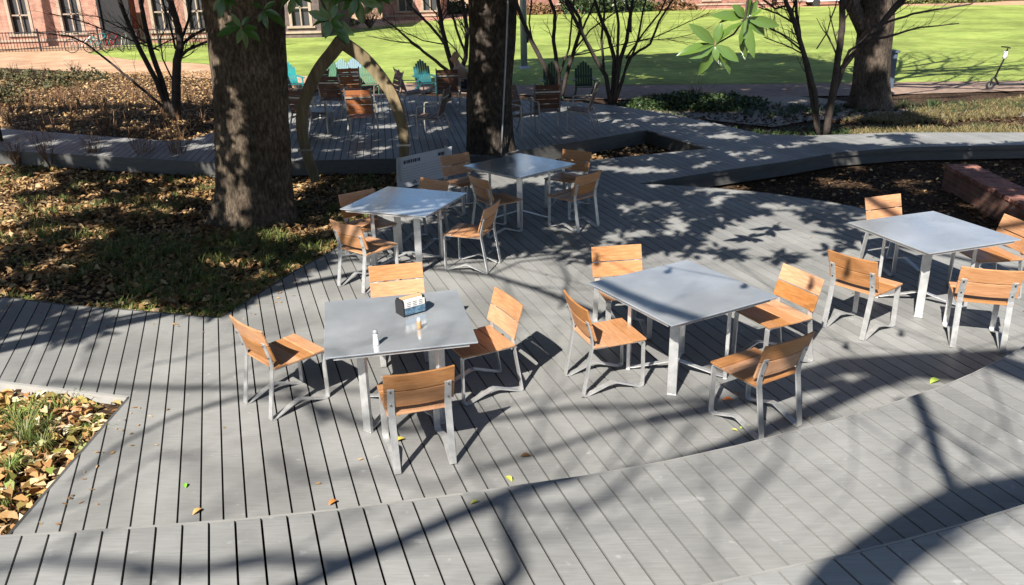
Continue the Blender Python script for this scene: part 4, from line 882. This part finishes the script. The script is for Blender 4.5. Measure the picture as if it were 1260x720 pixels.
# twiggy shrubs along the left boardwalk
for u, v, h, lab in ((22, 206, .42, 'leftmost one, pale tan at its foot'), (64, 210, .62, 'second from the left border'), (121, 206, .5, 'third from the left, thinnest'), (178, 207, .55, 'fourth from the left'), (222, 208, .62, 'nearest to the magnolia trunk')):
    p = G(u, v, -.3); b = MB()
    for k in range(16):
        a = random.uniform(0, 6.28); branch(b, Vector((0, 0, 0)), Vector((math.cos(a)*.35, math.sin(a)*.35, 1)), h*.75, .008, 2, 4, .5)
    o = b.build('twiggy_shrub', M['shrub_brown']); o.location = (p.x, p.y, -.31); tag(o, 'leafless twiggy shrub by the left boardwalk, '+lab, 'shrub', 'twiggy shrubs along the left boardwalk')
def bush(name, lab, c, size, n, mt, ll=.08, lw=.05, cat='shrub', grp=None, stemmat=None):
    t = empty(name, c, 0, lab, cat, grp); P_ = RNG.normal(size=(n, 3)); P_ /= np.linalg.norm(P_, axis=1)[:, None]; P_ *= RNG.uniform(.35, 1, (n, 1))**.5
    k = np.array([1+.5*noise.noise(Vector(tuple(q*1.9))+Vector(c)) for q in P_])[:, None]; P_ = P_*k*np.array(size)/2; P_[:, 2] = np.abs(P_[:, 2])*1.3
    quads('foliage', leafcloud(P_, ll, lw), 6, mt, t); b = MB()
    for j in range(8): a = random.uniform(0, 6.28); branch(b, Vector((0, 0, 0)), Vector((math.cos(a)*.5, math.sin(a)*.5, 1)), size[2]*.7, .015, 1, 4, .5)
    b.build('stems', stemmat or M['bark_thin'], t); return t
p = G(868, 136, -.3); bush('spreading_shrub', 'low wide dark evergreen shrub beside the gravel right of the rear deck', (p.x, p.y+.4, -.32), (3.2, 1.8, .62), 5200, M['blade_dark'], .08, .05)
p = G(800, 136, -.3); bush('spreading_shrub', 'smaller dark evergreen shrub at the corner of the rear deck', (p.x, p.y+.4, -.32), (1.9, 1.3, .4), 2200, M['blade_dark'], .08, .05)
for u, v, s_, lab in ((50, 108, (3.2, 1.6, .8), 'leafy green shrub in the brown bed at the left'), (6, 128, (1.6, 1.2, .9), 'green shrub cut by the left border behind the boardwalk'), (95, 100, (2.4, 1.4, .7), 'loose olive shrub behind the brown bed'), (20, 98, (2.6, 1.6, .6), 'grey green shrub at the far left of the brown bed')):
    p = G(u, v, -.3); bush('leafy_shrub', lab, (p.x, p.y, -.32), s_, 750, M['olive'], .11, .06)
p = G(2, 188, -.25)
t = empty('slender_tree', (p.x, p.y, -.3), 0, 'dark slender trunk at the left border beside the boardwalk', 'tree'); b = MB(); b.tube([(0, 0, -.1), (.02, 0, 1.), (-.05, 0, 2.2), (-.1, 0, 4)], [.09, .08, .07, .05], 12, wob=.1); b.build('trunk', M['bark_oak'], t, smooth=True)

# ------------------------------------------------------------------ timber arch, sign, brick wall, lamp post, scooter
YA = 13.2
ap = D(390, 222, YA); ar = empty('timber_arch', (ap.x, YA, -.25), 0, 'tall pointed arch of curved tan timbers standing in the bed right of the magnolia', 'sculpture'); oa = Vector(ar.location)
def curved(name, pts, w0, dpt, ym):
    from itertools import accumulate
    P_ = [D(u, v, YA)-oa for u, v in pts]; out = []
    def cr(p0, p1, p2, p3, t): return .5*((2*p1)+(p2-p0)*t+(2*p0-5*p1+4*p2-p3)*t*t+(3*p1-p0-3*p2+p3)*t**3)
    E_ = [P_[0]*2-P_[1]]+P_+[P_[-1]*2-P_[-2]]
    for i in range(1, len(E_)-2):
        for k in range(5): out.append(cr(E_[i-1], E_[i], E_[i+1], E_[i+2], k/5))
    out.append(P_[-1]); vs = []; fs = []; n = len(out)
    for i, q in enumerate(out):
        t = (out[min(n-1, i+1)]-out[max(0, i-1)]).normalized(); s_ = Vector((t.z, 0, -t.x)); wv = w0[0]+(w0[1]-w0[0])*i/(n-1)
        for a, c in ((-1, -1), (1, -1), (1, 1), (-1, 1)): vs.append(q+s_*wv/2*a+Vector((0, dpt/2*c+ym, 0)))
    for i in range(n-1):
        for k in range(4): fs.append((4*i+k, 4*i+(k+1) % 4, 4*i+4+(k+1) % 4, 4*i+4+k))
    fs += [(3, 2, 1, 0), (4*n-4, 4*n-3, 4*n-2, 4*n-1)]
    b = MB(); b.add(vs, fs); return b.build(name, M['arch'], ar, bevel=.008)
curved('left_timber', [(389, 224), (379, 194), (373, 170), (371, 148), (374.5, 126), (383, 103), (395, 82), (408, 66), (420, 50)], (.14, .20), .09, 0)
curved('right_timber', [(490, 226), (495, 205), (497, 180), (495, 158), (489, 137), (481, 116), (468, 96), (449, 74), (431, 60), (412, 47)], (.14, .20), .09, .06)
for u, v in ((376, 184), (497, 178)):
    q = D(u, v, YA)-oa; b = MB(); b.box(q, (.22, .13, .03)); b.build('strap', M['strap'], ar)
# white sign panel
p0, p1 = D(489, 230, 12.7), D(549, 214, 13.2)
sg = empty('info_sign', ((p0.x+p1.x)/2, 12.95, -.2), 0, 'tilted pale grey information panel with dark text behind the magnolia side table', 'sign'); og = Vector(sg.location)
A_, B_, C_, E_ = D(489, 234, 12.7), D(556, 216, 13.2), D(556, 180, 13.35), D(488, 195, 12.85)
ex = (B_-A_); ey = (E_-A_); nz_ = ex.cross(ey).normalized()
def onp(s_, t_, o_=0.): return A_+(ex*(1-t_)+(C_-E_)*t_)*s_+ey*t_-og+nz_*o_
b = MB(); q = [onp(0, 0), onp(1, 0), onp(1, 1), onp(0, 1)]; b.add([v for v in q]+[v-nz_*.02 for v in q], [(0, 1, 2, 3), (7, 6, 5, 4), (0, 4, 5, 1), (1, 5, 6, 2), (2, 6, 7, 3), (3, 7, 4, 0)]); pn = b.build('panel', M['sign'], sg)
b = MB()
def strip(s0, s1, t0_, t1_): b.add([onp(s0, t0_, .004), onp(s1, t0_, .004), onp(s1, t1_, .004), onp(s0, t1_, .004)], [(0, 1, 2, 3)])
xx = .12
for wd in (.05, .03, .045, .04, .03, .05, .02, .04): strip(xx, xx+wd*.72, .76, .87); xx += wd
for wd in (.04, .03, .04): strip(.74+xx*0, .74+wd*.7, .78, .88) if wd == .03 else None
strip(.75, .79, .78, .88); strip(.80, .83, .78, .88); strip(.84, .88, .78, .88)
b.build('heading', M['ink'], pn)
b = MB()
for r in range(6):
    s_ = .10
    while s_ < .85:
        wd = random.uniform(.02, .07); strip(s_, s_+wd, .62-.085*r, .635-.085*r); s_ += wd+.012
tag(b.build('text_lines', mat('faint_ink', (.22, .23, .27), .6), pn), kind='stuff')
b = MB(); b.add([onp(.27, .08, .004), onp(.36, .08, .004), onp(.315, .19, .004), onp(.295, .10, .006), onp(.335, .10, .006), onp(.315, .155, .006)], [(0, 3, 5, 2), (0, 1, 4, 3), (1, 2, 5, 4)]); b.build('triangle_mark', M['ink'], pn)
for s_ in (.08, .92):
    b = MB(); q = onp(s_, .1, -.035); b.tube([q+Vector((0, 0, .45)), Vector((q.x, q.y, -.05))], .02, 8); b.build('post', M['grey_pole'], sg)
# low brick wall at the right
a_, b2 = G(1158, 232, -.27), G(1275, 300, -.27)
dirw = Vector((b2.x-a_.x, b2.y-a_.y, 0)); ln = dirw.length+.8; azw = math.atan2(dirw.y, dirw.x); dn = dirw.normalized(); nw = Vector((-dn.y, dn.x, 0))
bw = empty('brick_wall', (a_.x, a_.y, -.3), azw, 'low wall of old red brick in the mulch bed at the right border', 'wall')
b = MB(); b.box((ln/2, .22, .16), (ln, .44, .40)); b.build('wall', M['brick'], bw, bevel=.01)
b = MB(); n = int(ln/.115)
for i in range(n): b.box((.055+i*.115, .22+random.uniform(-.008, .008), .39+random.uniform(-.006, .006)), (.097, .46, .062))
b.build('coping', mat('coping_brick', (.3, .13, .1), .9, ramp=[(.3, (.16, .07, .055)), (.55, (.28, .12, .09)), (.75, (.40, .22, .17))], nscale=7, island=.3, bump=.6, bscale=30), bw, bevel=.008)
# lamp post
q = G(645, 85, -.3); lp = empty('lamp_post', (q.x, q.y, -.3), 0, 'thick grey metal lamp post standing on the lawn edge right of the centre trunk', 'lamp post')
MB().lathe([(.22, 0), (.22, .05), (.15, .12)], seg=20).build('base', M['grey_pole'], lp, smooth=False)
MB().tube([(0, 0, .1), (0, 0, 3), (0, 0, 6)], [.125, .12, .1], 20).build('pole', M['grey_pole'], lp, smooth=True)
MB().box((.13, -.02, 1.05), (.1, .1, .25)).build('service_box', M['black'], lp, bevel=.01)
MB().lathe([(.05, 6), (.22, 6.05), (.26, 6.5), (.1, 6.7)], seg=16).build('lantern', M['white'], lp, smooth=True)
# scooter
q = G(1217, 111, -.3); sc = empty('electric_scooter', (q.x, q.y, -.28), math.radians(-4), 'black kick scooter standing upright on the path at the right', 'scooter')
MB().box((.62, 0, .13), (.84, .15, .05)).build('deck_board', M['black'], sc, bevel=.015)
for x_ in (0., 1.12):
    wl = empty('wheel', (x_, 0, .115)); wl.parent = sc
    b = MB(); ring = [Vector((.09*math.cos(a), 0, .09*math.sin(a))) for a in np.linspace(0, 2*PI, 21)]; b.tube(ring, .027, 8, cap=False); b.build('tyre', M['rubber'], wl, smooth=True)
    b = MB(); b.tube([(0, -.02, 0), (0, .02, 0)], .06, 14); b.build('rim', M['frame_dark'], wl)
b = MB(); b.tube([(.22, 0, .14), (.10, 0, .32), (.14, 0, .36)], .03, 8); b.tube([(0, 0, .115), (.02, 0, .28), (.10, 0, .34)], .03, 8); b.build('neck', M['black'], sc, smooth=True)
MB().tube([(.09, 0, .30), (.24, 0, .78), (.30, 0, 1.1)], [.026, .024, .022], 10).build('stem', M['black'], sc, smooth=True)
MB().tube([(.25, 0, .82), (.275, 0, 1.02)], .055, 12).build('battery_sleeve', M['white'], sc, smooth=True)
MB().tube([(.24, -.24, 1.12), (.32, -.05, 1.12), (.32, .05, 1.12), (.24, .24, 1.12)], .017, 8).build('handlebar', M['black'], sc, smooth=True)
MB().box((1.05, 0, .24), (.24, .09, .02), Matrix.Rotation(-.35, 3, 'Y')).build('mudguard', M['black'], sc)

# ------------------------------------------------------------------ rear deck armchairs
def make_arm(mt=None):
    t = empty('metal_armchair', (0, 0, 0))
    for sx in (-1, 1):
        x = sx*.285; b = MB()
        b.ribbon([(.25, .005), (.26, .33), (.24, .62), (.22, .64), (-.16, .66)], .034, .02, x); b.build('arm_frame', M['strap'], t)
        b = MB(); b.ribbon([(-.33, .005), (-.20, .36), (-.16, .44), (-.33, .98)], .03, .02, sx*.262); b.build('rear_leg', M['frame_dark'], t)
        b = MB(); b.ribbon([(.26, .405), (-.17, .37)], .02, .03, sx*.262); b.build('seat_rail', M['frame_dark'], t)
    b = MB()
    for i in range(5): b.box((0, -.15+.095*i, .39+.009*i), (.50, .085, .014))
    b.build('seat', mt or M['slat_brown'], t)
    b = MB(); R = Matrix.Rotation(math.atan2(.17, .54), 3, 'X')
    for i in range(5): z = .50+.1*i; b.box((0, -.16-(z-.44)*.315, z), (.50, .014, .092), R)
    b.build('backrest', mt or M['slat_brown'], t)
    b = MB(); b.box((0, -.29, .80), (.52, .012, .03)); b.build('cross_bar', M['strap'], t)
    return t
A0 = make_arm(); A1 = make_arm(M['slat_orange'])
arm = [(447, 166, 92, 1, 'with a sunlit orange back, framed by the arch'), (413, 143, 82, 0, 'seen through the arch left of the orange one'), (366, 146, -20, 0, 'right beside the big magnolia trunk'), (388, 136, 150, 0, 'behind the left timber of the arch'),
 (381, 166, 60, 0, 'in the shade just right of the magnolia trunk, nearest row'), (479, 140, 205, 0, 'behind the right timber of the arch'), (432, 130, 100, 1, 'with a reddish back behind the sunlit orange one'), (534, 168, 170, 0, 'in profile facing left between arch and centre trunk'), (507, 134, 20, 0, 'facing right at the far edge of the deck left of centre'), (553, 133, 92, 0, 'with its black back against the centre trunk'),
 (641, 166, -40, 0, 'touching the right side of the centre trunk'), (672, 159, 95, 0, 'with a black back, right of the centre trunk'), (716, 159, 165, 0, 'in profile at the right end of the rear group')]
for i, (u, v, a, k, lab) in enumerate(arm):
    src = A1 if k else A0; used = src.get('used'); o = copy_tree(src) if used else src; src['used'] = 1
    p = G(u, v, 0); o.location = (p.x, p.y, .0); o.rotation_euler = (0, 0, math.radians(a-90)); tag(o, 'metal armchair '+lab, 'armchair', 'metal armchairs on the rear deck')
for o in (A0, A1):
    if 'used' in o: del o['used']
for o in COL.objects:
    if 'used' in o: del o['used']
# low table between them
p = G(395, 160, 0); lt = empty('low_table', (p.x, p.y, 0), .2, 'low grey metal table on the rear deck behind the left timber of the arch', 'table')
MB().box((0, 0, .42), (.6, .6, .02)).build('top', M['strap'], lt)
for sx in (-1, 1):
    for sy in (-1, 1): MB().box((sx*.26, sy*.26, .205), (.03, .03, .41)).build('leg', M['frame_dark'], lt)
# adirondack chairs
def make_adi(mt):
    t = empty('garden_armchair', (0, 0, 0))
    b = MB(); R = Matrix.Rotation(math.radians(24), 3, 'X')
    for i in range(7):
        x = -.24+.08*i; h = .80-.10*abs(i-3)**1.4*.5; b.box(Vector((x, -.22, .34))+R @ Vector((0, 0, h/2)), (.07, .02, h), R)
    b.build('back_slats', mt, t)
    b = MB(); b.box((0, -.36, .62), (.56, .02, .06), R); b.box((0, -.25, .36), (.56, .02, .07), R); b.build('back_rail', mt, t)
    b = MB()
    for i in range(6): b.box((0, -.17+.085*i, .30+.012*i), (.52, .075, .02))
    b.build('seat', mt, t)
    for sx in (-1, 1):
        MB().prism([(sx*.26, -.42), (sx*.35, -.42), (sx*.39, .30), (sx*.25, .30)], .55, .575).build('armrest', mt, t)
        MB().box((sx*.3, .27, .28), (.03, .09, .54)).build('leg', mt, t)
        b = MB(); b.ribbon([(-.55, .03), (.3, .33)], .03, .09, sx*.27); b.build('leg', mt, t)
    return t
adi = [(361, 116, -60, 'bright', 'bright turquoise', 'peeping out right of the big magnolia trunk'), (400, 116, -120, 'green', 'green', 'inside the arch at its left'), (417, 113, -100, 'teal', 'teal', 'inside the arch beside the green one'), (435, 112, -90, 'blue', 'blue', 'with the tallest back inside the arch'),
 (455, 117, -80, 'green', 'green', 'against the right timber of the arch'), (524, 115, -70, 'teal', 'teal', 'between the arch and the leafless tree'), (680, 121, -90, 'dkgreen', 'dark green', 'behind the black backed armchair'), (719, 120, -90, 'dkgreen', 'dark green', 'at the far right of the lawn edge row')]
cache = {}
for u, v, a, k, cn, lab in adi:
    o = copy_tree(cache[k]) if k in cache else make_adi(M['adi_'+k]); cache[k] = o
    p = G(u, v, -.28); o.scale = (.88, .88, .88); o.location = (p.x, p.y, -.28); o.rotation_euler = (0, 0, math.radians(a-90)); tag(o, cn+' slatted garden armchair '+lab, 'armchair', 'painted garden armchairs behind the rear deck')

# seated person beside the centre trunk
p = G(572, 128, 0); pe = empty('person', (p.x, p.y, 0), math.radians(80), 'person in tan top seated beyond the centre trunk, leaning forward', 'person')
def skinned(name, V, Eg, Rd, mt, parent):
    me = bpy.data.meshes.new(name); me.from_pydata(V, Eg, []); o = bpy.data.objects.new(name, me); COL.objects.link(o); o.parent = parent; me.materials.append(mt)
    s_ = o.modifiers.new('skin', 'SKIN'); s_.use_smooth_shade = True; sd = o.modifiers.new('sub', 'SUBSURF'); sd.levels = sd.render_levels = 2
    for i, r in enumerate(Rd): me.skin_vertices[0].data[i].radius = (r, r)
    me.skin_vertices[0].data[0].use_root = True
    return o
V = [(0, -.05, .48), (0, .02, .72), (0, .12, .93), (0, .17, 1.01), (0, .22, 1.09), (0, .25, 1.17), (-.10, 0, .47), (-.12, .40, .50), (-.12, .42, .08), (-.12, .54, .05), (.10, 0, .47), (.12, .40, .50), (.12, .42, .08), (.12, .54, .05), (-.19, .12, .92), (-.24, .25, .70), (-.14, .42, .60), (-.12, .5, .6), (.19, .12, .92), (.24, .25, .70), (.14, .42, .60), (.12, .5, .6)]
Eg = [(0, 1), (1, 2), (2, 3), (3, 4), (4, 5), (0, 6), (6, 7), (7, 8), (8, 9), (0, 10), (10, 11), (11, 12), (12, 13), (2, 14), (14, 15), (15, 16), (16, 17), (2, 18), (18, 19), (19, 20), (20, 21)]
Rd = [.15, .14, .15, .065, .115, .11, .09, .065, .045, .04, .09, .065, .045, .04, .055, .042, .032, .035, .055, .042, .032, .035]
skinned('body', V, Eg, Rd, M['skin'], pe)
skinned('shirt', [(0, -.05, .5), (0, .02, .72), (0, .11, .92), (-.19, .12, .92), (-.235, .24, .73), (.19, .12, .92), (.235, .24, .73)], [(0, 1), (1, 2), (2, 3), (3, 4), (2, 5), (5, 6)], [.165, .155, .16, .068, .055, .068, .055], M['cloth_pink'], pe)
skinned('trousers', [(0, -.05, .47), (-.10, 0, .47), (-.12, .40, .50), (-.12, .42, .12), (.10, 0, .47), (.12, .40, .50), (.12, .42, .12)], [(0, 1), (1, 2), (2, 3), (0, 4), (4, 5), (5, 6)], [.16, .10, .078, .06, .10, .078, .06], M['cloth_dark'], pe)
skinned('hair', [(0, .15, 1.08), (0, .19, 1.19), (0, .26, 1.23)], [(0, 1), (1, 2)], [.10, .115, .08], M['hair'], pe)
p = Vector(pe.location); o = copy_tree(A0); o.location = p; o.rotation_euler = (0, 0, math.radians(80)); tag(o, 'metal armchair under the seated person beyond the centre trunk', 'armchair', 'metal armchairs on the rear deck')

# ------------------------------------------------------------------ far background
def building(name, label, x0, x1, y, h, mt, wins=(), depth=10, z0=-.3, winw=1.3, sill=.55, winh=3., trim=M['stone']):
    t = empty(name, ((x0+x1)/2, y, z0), 0, label, 'building'); cx = (x0+x1)/2
    wins = [w_-cx for w_ in wins]; hx = (x1-x0)/2; b = MB(); xs_ = [-hx]
    for w_ in wins: xs_ += [w_-winw/2, w_+winw/2]
    xs_ += [hx]
    for i in range(0, len(xs_), 2): b.box(((xs_[i]+xs_[i+1])/2, depth/2, h/2), (xs_[i+1]-xs_[i], depth, h))
    for w_ in wins:
        b.box((w_, depth/2, (sill)/2), (winw, depth, sill)); b.box((w_, depth/2, (sill+winh+h)/2), (winw, depth, h-sill-winh))
    b.build('wall', mt, t)
    MB().box((0, -.04, .32), (x1-x0, .1, .12)).build('plinth', trim, t)
    for w_ in wins:
        f = MB(); f.box((w_-winw/2+.08, .05, sill+winh/2), (.16, .2, winh)); f.box((w_+winw/2-.08, .05, sill+winh/2), (.16, .2, winh)); f.box((w_, .03, sill+.06), (winw+.3, .3, .12)); f.box((w_, .05, sill+winh-.1), (winw, .2, .2)); f.box((w_, .1, sill+1.1), (winw-.3, .08, .07)); f.box((w_, .1, sill+winh/2), (.07, .08, winh-.2))
        fo = f.build('window', M['stone'], t)
        MB().box((w_, .3, sill+winh/2), (winw-.02, .05, winh-.02)).build('pane', M['glassdark'], fo)
    MB().box((0, depth/2-.3, h+.15), (x1-x0+.8, depth+.8, .3)).build('roof', M['stone'], t)
    return t
XY = lambda u, v, Y: D(u, v, Y).x
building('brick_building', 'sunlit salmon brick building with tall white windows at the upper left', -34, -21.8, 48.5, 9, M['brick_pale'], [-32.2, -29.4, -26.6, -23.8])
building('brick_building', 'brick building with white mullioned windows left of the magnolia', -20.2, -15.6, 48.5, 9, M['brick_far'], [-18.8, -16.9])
building('dark_building', 'dark brick building directly left of the magnolia trunk', -15.2, -10.5, 50, 8, brickmat('dark_brick', (.13, .09, .08), (.1, .07, .065), (.12, .1, .1)), [-13.4, -11.6])  # brick in evenly darker tones than the neighbours
building('brick_building', 'brick building with stone doorway seen right of the magnolia', -9.2, -4.8, 66, 9, M['brick_pale'], [-7.4, -5.6])
building('brick_building', 'long red brick building across the far side of the lawn', 2, 22, 73, 9, M['brick_far'], [5, 8, 11, 14, 17], winh=3.5)
building('brick_building', 'red brick building with pale columns behind the lawn at the right', 23, 44, 76, 9, M['brick_far'], [24, 27.5, 31, 34.5, 38, 41.5])
building('brick_building', 'distant low brick building at the upper right corner', 45, 74, 78, 7, M['brick_far'], [50, 56, 62, 68])
# gate, iron fence
b = empty('iron_gate', (-21, 47.6, -.3), 0, 'black iron gate between the two brick buildings at the upper left', 'gate')
MB().box((0, .1, 1.2), (1.5, .05, 2.4)).build('panel', M['iron'], b); [MB().box((sx*.8, 0, 1.3), (.12, .12, 2.6)).build('post', M['iron'], b) for sx in (-1, 1)]
fe = empty('iron_fence', (-24, 44.8, -.3), 0, 'black iron railing in front of the brick buildings at the upper left', 'fence')
bb = MB(); [bb.box((-9+.16*i, 0, .5), (.022, .022, 1.)) for i in range(135)]; bb.build('pickets', M['iron'], fe); bb = MB(); bb.box((1.8, 0, .95), (21.6, .04, .04)); bb.box((1.8, 0, .15), (21.6, .04, .04)); bb.build('rail', M['iron'], fe)
for i in range(8): MB().box((-9+3.05*i, 0, .55), (.07, .07, 1.15)).build('post', M['iron'], fe)
# bicycles
def make_bike(c):
    t = empty('bicycle', (0, 0, 0))
    for x_ in (-.52, .52):
        wl = empty('wheel', (x_, 0, .34)); wl.parent = t
        b = MB(); b.tube([Vector((.32*math.cos(a), 0, .32*math.sin(a))) for a in np.linspace(0, 2*PI, 25)], .02, 6, cap=False); b.build('tyre', M['rubber'], wl)
        b = MB(); [b.tube([(0, 0, 0), (.31*math.cos(a), 0, .31*math.sin(a))], .003, 3) for a in np.linspace(0, 2*PI, 13)[:-1]]; b.build('spokes', M['strap'], wl)
    b = MB(); P_ = dict(r=(-.52, 0, .34), bb=(-.08, 0, .3), s=(-.2, 0, .82), h=(.38, 0, .86), f=(.52, 0, .34), h2=(.41, 0, .74))
    for a, c2 in (('r', 'bb'), ('r', 's'), ('bb', 's'), ('bb', 'h2'), ('s', 'h'), ('h', 'f')): b.tube([P_[a], P_[c2]], .02, 6)
    b.build('frame', c, t)
    MB().box((-.22, 0, .9), (.26, .14, .05)).build('saddle', M['black'], t); MB().tube([(.38, 0, .86), (.36, 0, 1.0), (.36, -.25, 1.02)], .014, 6).build('handlebar', M['black'], t)
    return t
for i, (u, c, lab) in enumerate(((100, 'frame_dark', 'dark bicycle at the left end of the rack'), (120, 'adi_bright', 'turquoise bicycle in the rack'), (137, 'red', 'red bicycle in the middle of the rack'), (152, 'strap', 'grey bicycle right of the red one'), (168, 'frame_dark', 'dark bicycle at the right end of the rack'))):
    o = make_bike(M[c]); o.location = (XY(u, 45, 43.5), 43.5, -.28); o.rotation_euler = (0, 0, math.radians(35+20*i)); tag(o, lab+' before the brick building', 'bicycle', 'bicycles parked before the brick building')
# twiggy far shrubs, hedges
random.seed(77)
for u, v, hh, lab in ((92, 47, 1.5, 'grey leafless bush before the iron gate'), (215, 50, 1.6, 'grey leafless bush before the dark building'), (245, 49, 1.4, 'grey leafless bush touching the magnolia trunk, before the dark building'), (455, 36, 2., 'grey leafless bush across the lawn right of the arch top'), (18, 54, 2.2, 'grey leafless bush at the far left by the railing'), (48, 54, 1.7, 'smaller grey leafless bush right of the far left one'), (5, 57, 1.6, 'grey leafless bush on the left border by the railing')):
    p = G(u, v, -.3); b = MB()
    for k in range(40): a = random.uniform(0, 6.28); branch(b, Vector((0, 0, 0)), Vector((math.cos(a)*.7, math.sin(a)*.7, 1)), hh*.5, .02, 3, 3, .7)
    o = b.build('leafless_bush', M['bark_grey']); o.location = (p.x, p.y, -.3); tag(o, lab, 'bush', 'leafless bushes by the railing')
q = G(70, 50, -.3); t = empty('tree', (q.x, 44.2, -.3), 0, 'sunlit olive grey tree trunk before the brick building at the upper left', 'tree'); b = MB(); b.tube([(0, 0, 0), (0, 0, 1), (.05, 0, 3), (.1, 0, 7)], [.42, .33, .3, .2], 18, wob=.12); b.build('trunk', mat('olive_bark', (.2, .17, .1), .9, ramp=[(.3, (.13, .11, .06)), (.7, (.26, .22, .13))], nscale=5, bump=.6, bscale=12), t, smooth=True)
for (u, Y, s_, mt, lab) in ((365, 62, (7, 2, 1.5), 'blade_dark', 'dark clipped hedge below the red parasol'), (408, 60, (3, 2, 1.8), 'blade', 'green shrub right of the hedge across the lawn'), (515, 72, (4, 2, 2.2), 'blade_bright', 'yellow green shrub across the lawn left of the centre trunk'), (552, 74, (4.5, 2, 1.6), 'blade_dark', 'dark shrub across the lawn left of the centre trunk'),
    (720, 70, (5, 3, 2.4), 'blade_dark', 'dark evergreen shrub across the lawn behind the leafless stems'), (770, 70.5, (5, 3, 2.6), 'blade_dark', 'dark evergreen shrub across the lawn right of the first'), (665, 70, (4, 2, 1.2), 'shrub_brown', 'reddish bare shrub before the far brick building'), (820, 71, (5, 2, 1.2), 'shrub_brown', 'brown bare shrub before the far brick building'), (1160, 72.5, (9, 2, 1.), 'blade', 'low hedge along the far right lawn edge'),(230, 56, (4, 2, 1.2), 'blade', 'grey green shrub before the dark building')):
    bush('far_shrub', lab, (XY(u, 20, Y), Y, -.3), s_, 1400, M[mt], .26, .16, 'shrub')
p = empty('low_brick_wall', (XY(352, 35, 56), 56, -.3), 0, 'low dark brick planter wall below the hedge across the lawn', 'wall'); MB().box((0, 0, .35), (5.2, .5, .7)).build('wall', M['brick'], p); MB().box((0, 0, .74), (5.3, .6, .08)).build('coping', M['stone'], p)
um = empty('parasol', (XY(350, 14, 58), 58, -.3), 0, 'red parasol open across the lawn right of the magnolia trunk', 'parasol'); MB().tube([(0, 0, 0), (0, 0, 2.3)], .03, 8).build('pole', M['strap'], um); MB().lathe([(1.5, 1.15), (.75, 1.45), (.05, 1.75)], seg=10).build('canopy', M['red'], um)
for i, (u, Y, c, lab) in enumerate(((1020, 73, 'carwhite', 'white'), (1075, 73.5, 'cardark', 'dark'), (1130, 74, 'carwhite', 'white'), (1190, 74, 'carwhite', 'white'), (1240, 74, 'cardark', 'dark'), (745, 71.5, 'carwhite', 'white'))):
    t = empty('parked_car', (XY(u, 5, Y), Y, -.3), 0, lab+(' parked car beyond the lawn, '+('leftmost of the right hand row', 'second from the left of the right hand row', 'in the middle of the right hand row', 'second from the right border', 'at the right border', 'alone behind the leafless stems')[i]), 'car', 'cars parked beyond the lawn')
    b = MB(); prof = [(-2.1, .35), (-2.15, .75), (-1.7, .92), (-1.1, .98), (-.6, 1.42), (.8, 1.45), (1.4, 1.0), (2.1, .9), (2.15, .4)]; n = len(prof)
    b.add([(x_, s_*.85, z_) for s_ in (-1, 1) for x_, z_ in prof], [tuple(range(n)), tuple(range(2*n-1, n-1, -1))]+[(i_, i_+n, (i_+1) % n+n, (i_+1) % n) for i_ in range(n)]); b.build('body', M[c], t, bevel=.05)
    MB().add([(-1.0, -.86, 1.0), (1.25, -.86, 1.0), (.75, -.86, 1.38), (-.55, -.86, 1.36)], [(0, 1, 2, 3)]).build('side_window', M['glassdark'], t)
    for x_ in (-1.35, 1.35): MB().tube([(x_, -.88, .32), (x_, .88, .32)], .32, 16).build('wheel', M['rubber'], t)
t = empty('lawn_box', (XY(1092, 70, 24.5), 24.5, -.3), 0, 'blue grey utility box half hidden behind the forked trunk', 'utility box'); MB().box((0, 0, .5), (.42, .4, 1.)).build('body', M['bluebox'], t, bevel=.03); MB().box((0, -.02, 1.03), (.48, .46, .06)).build('lid', M['bluebox'], t, bevel=.01)
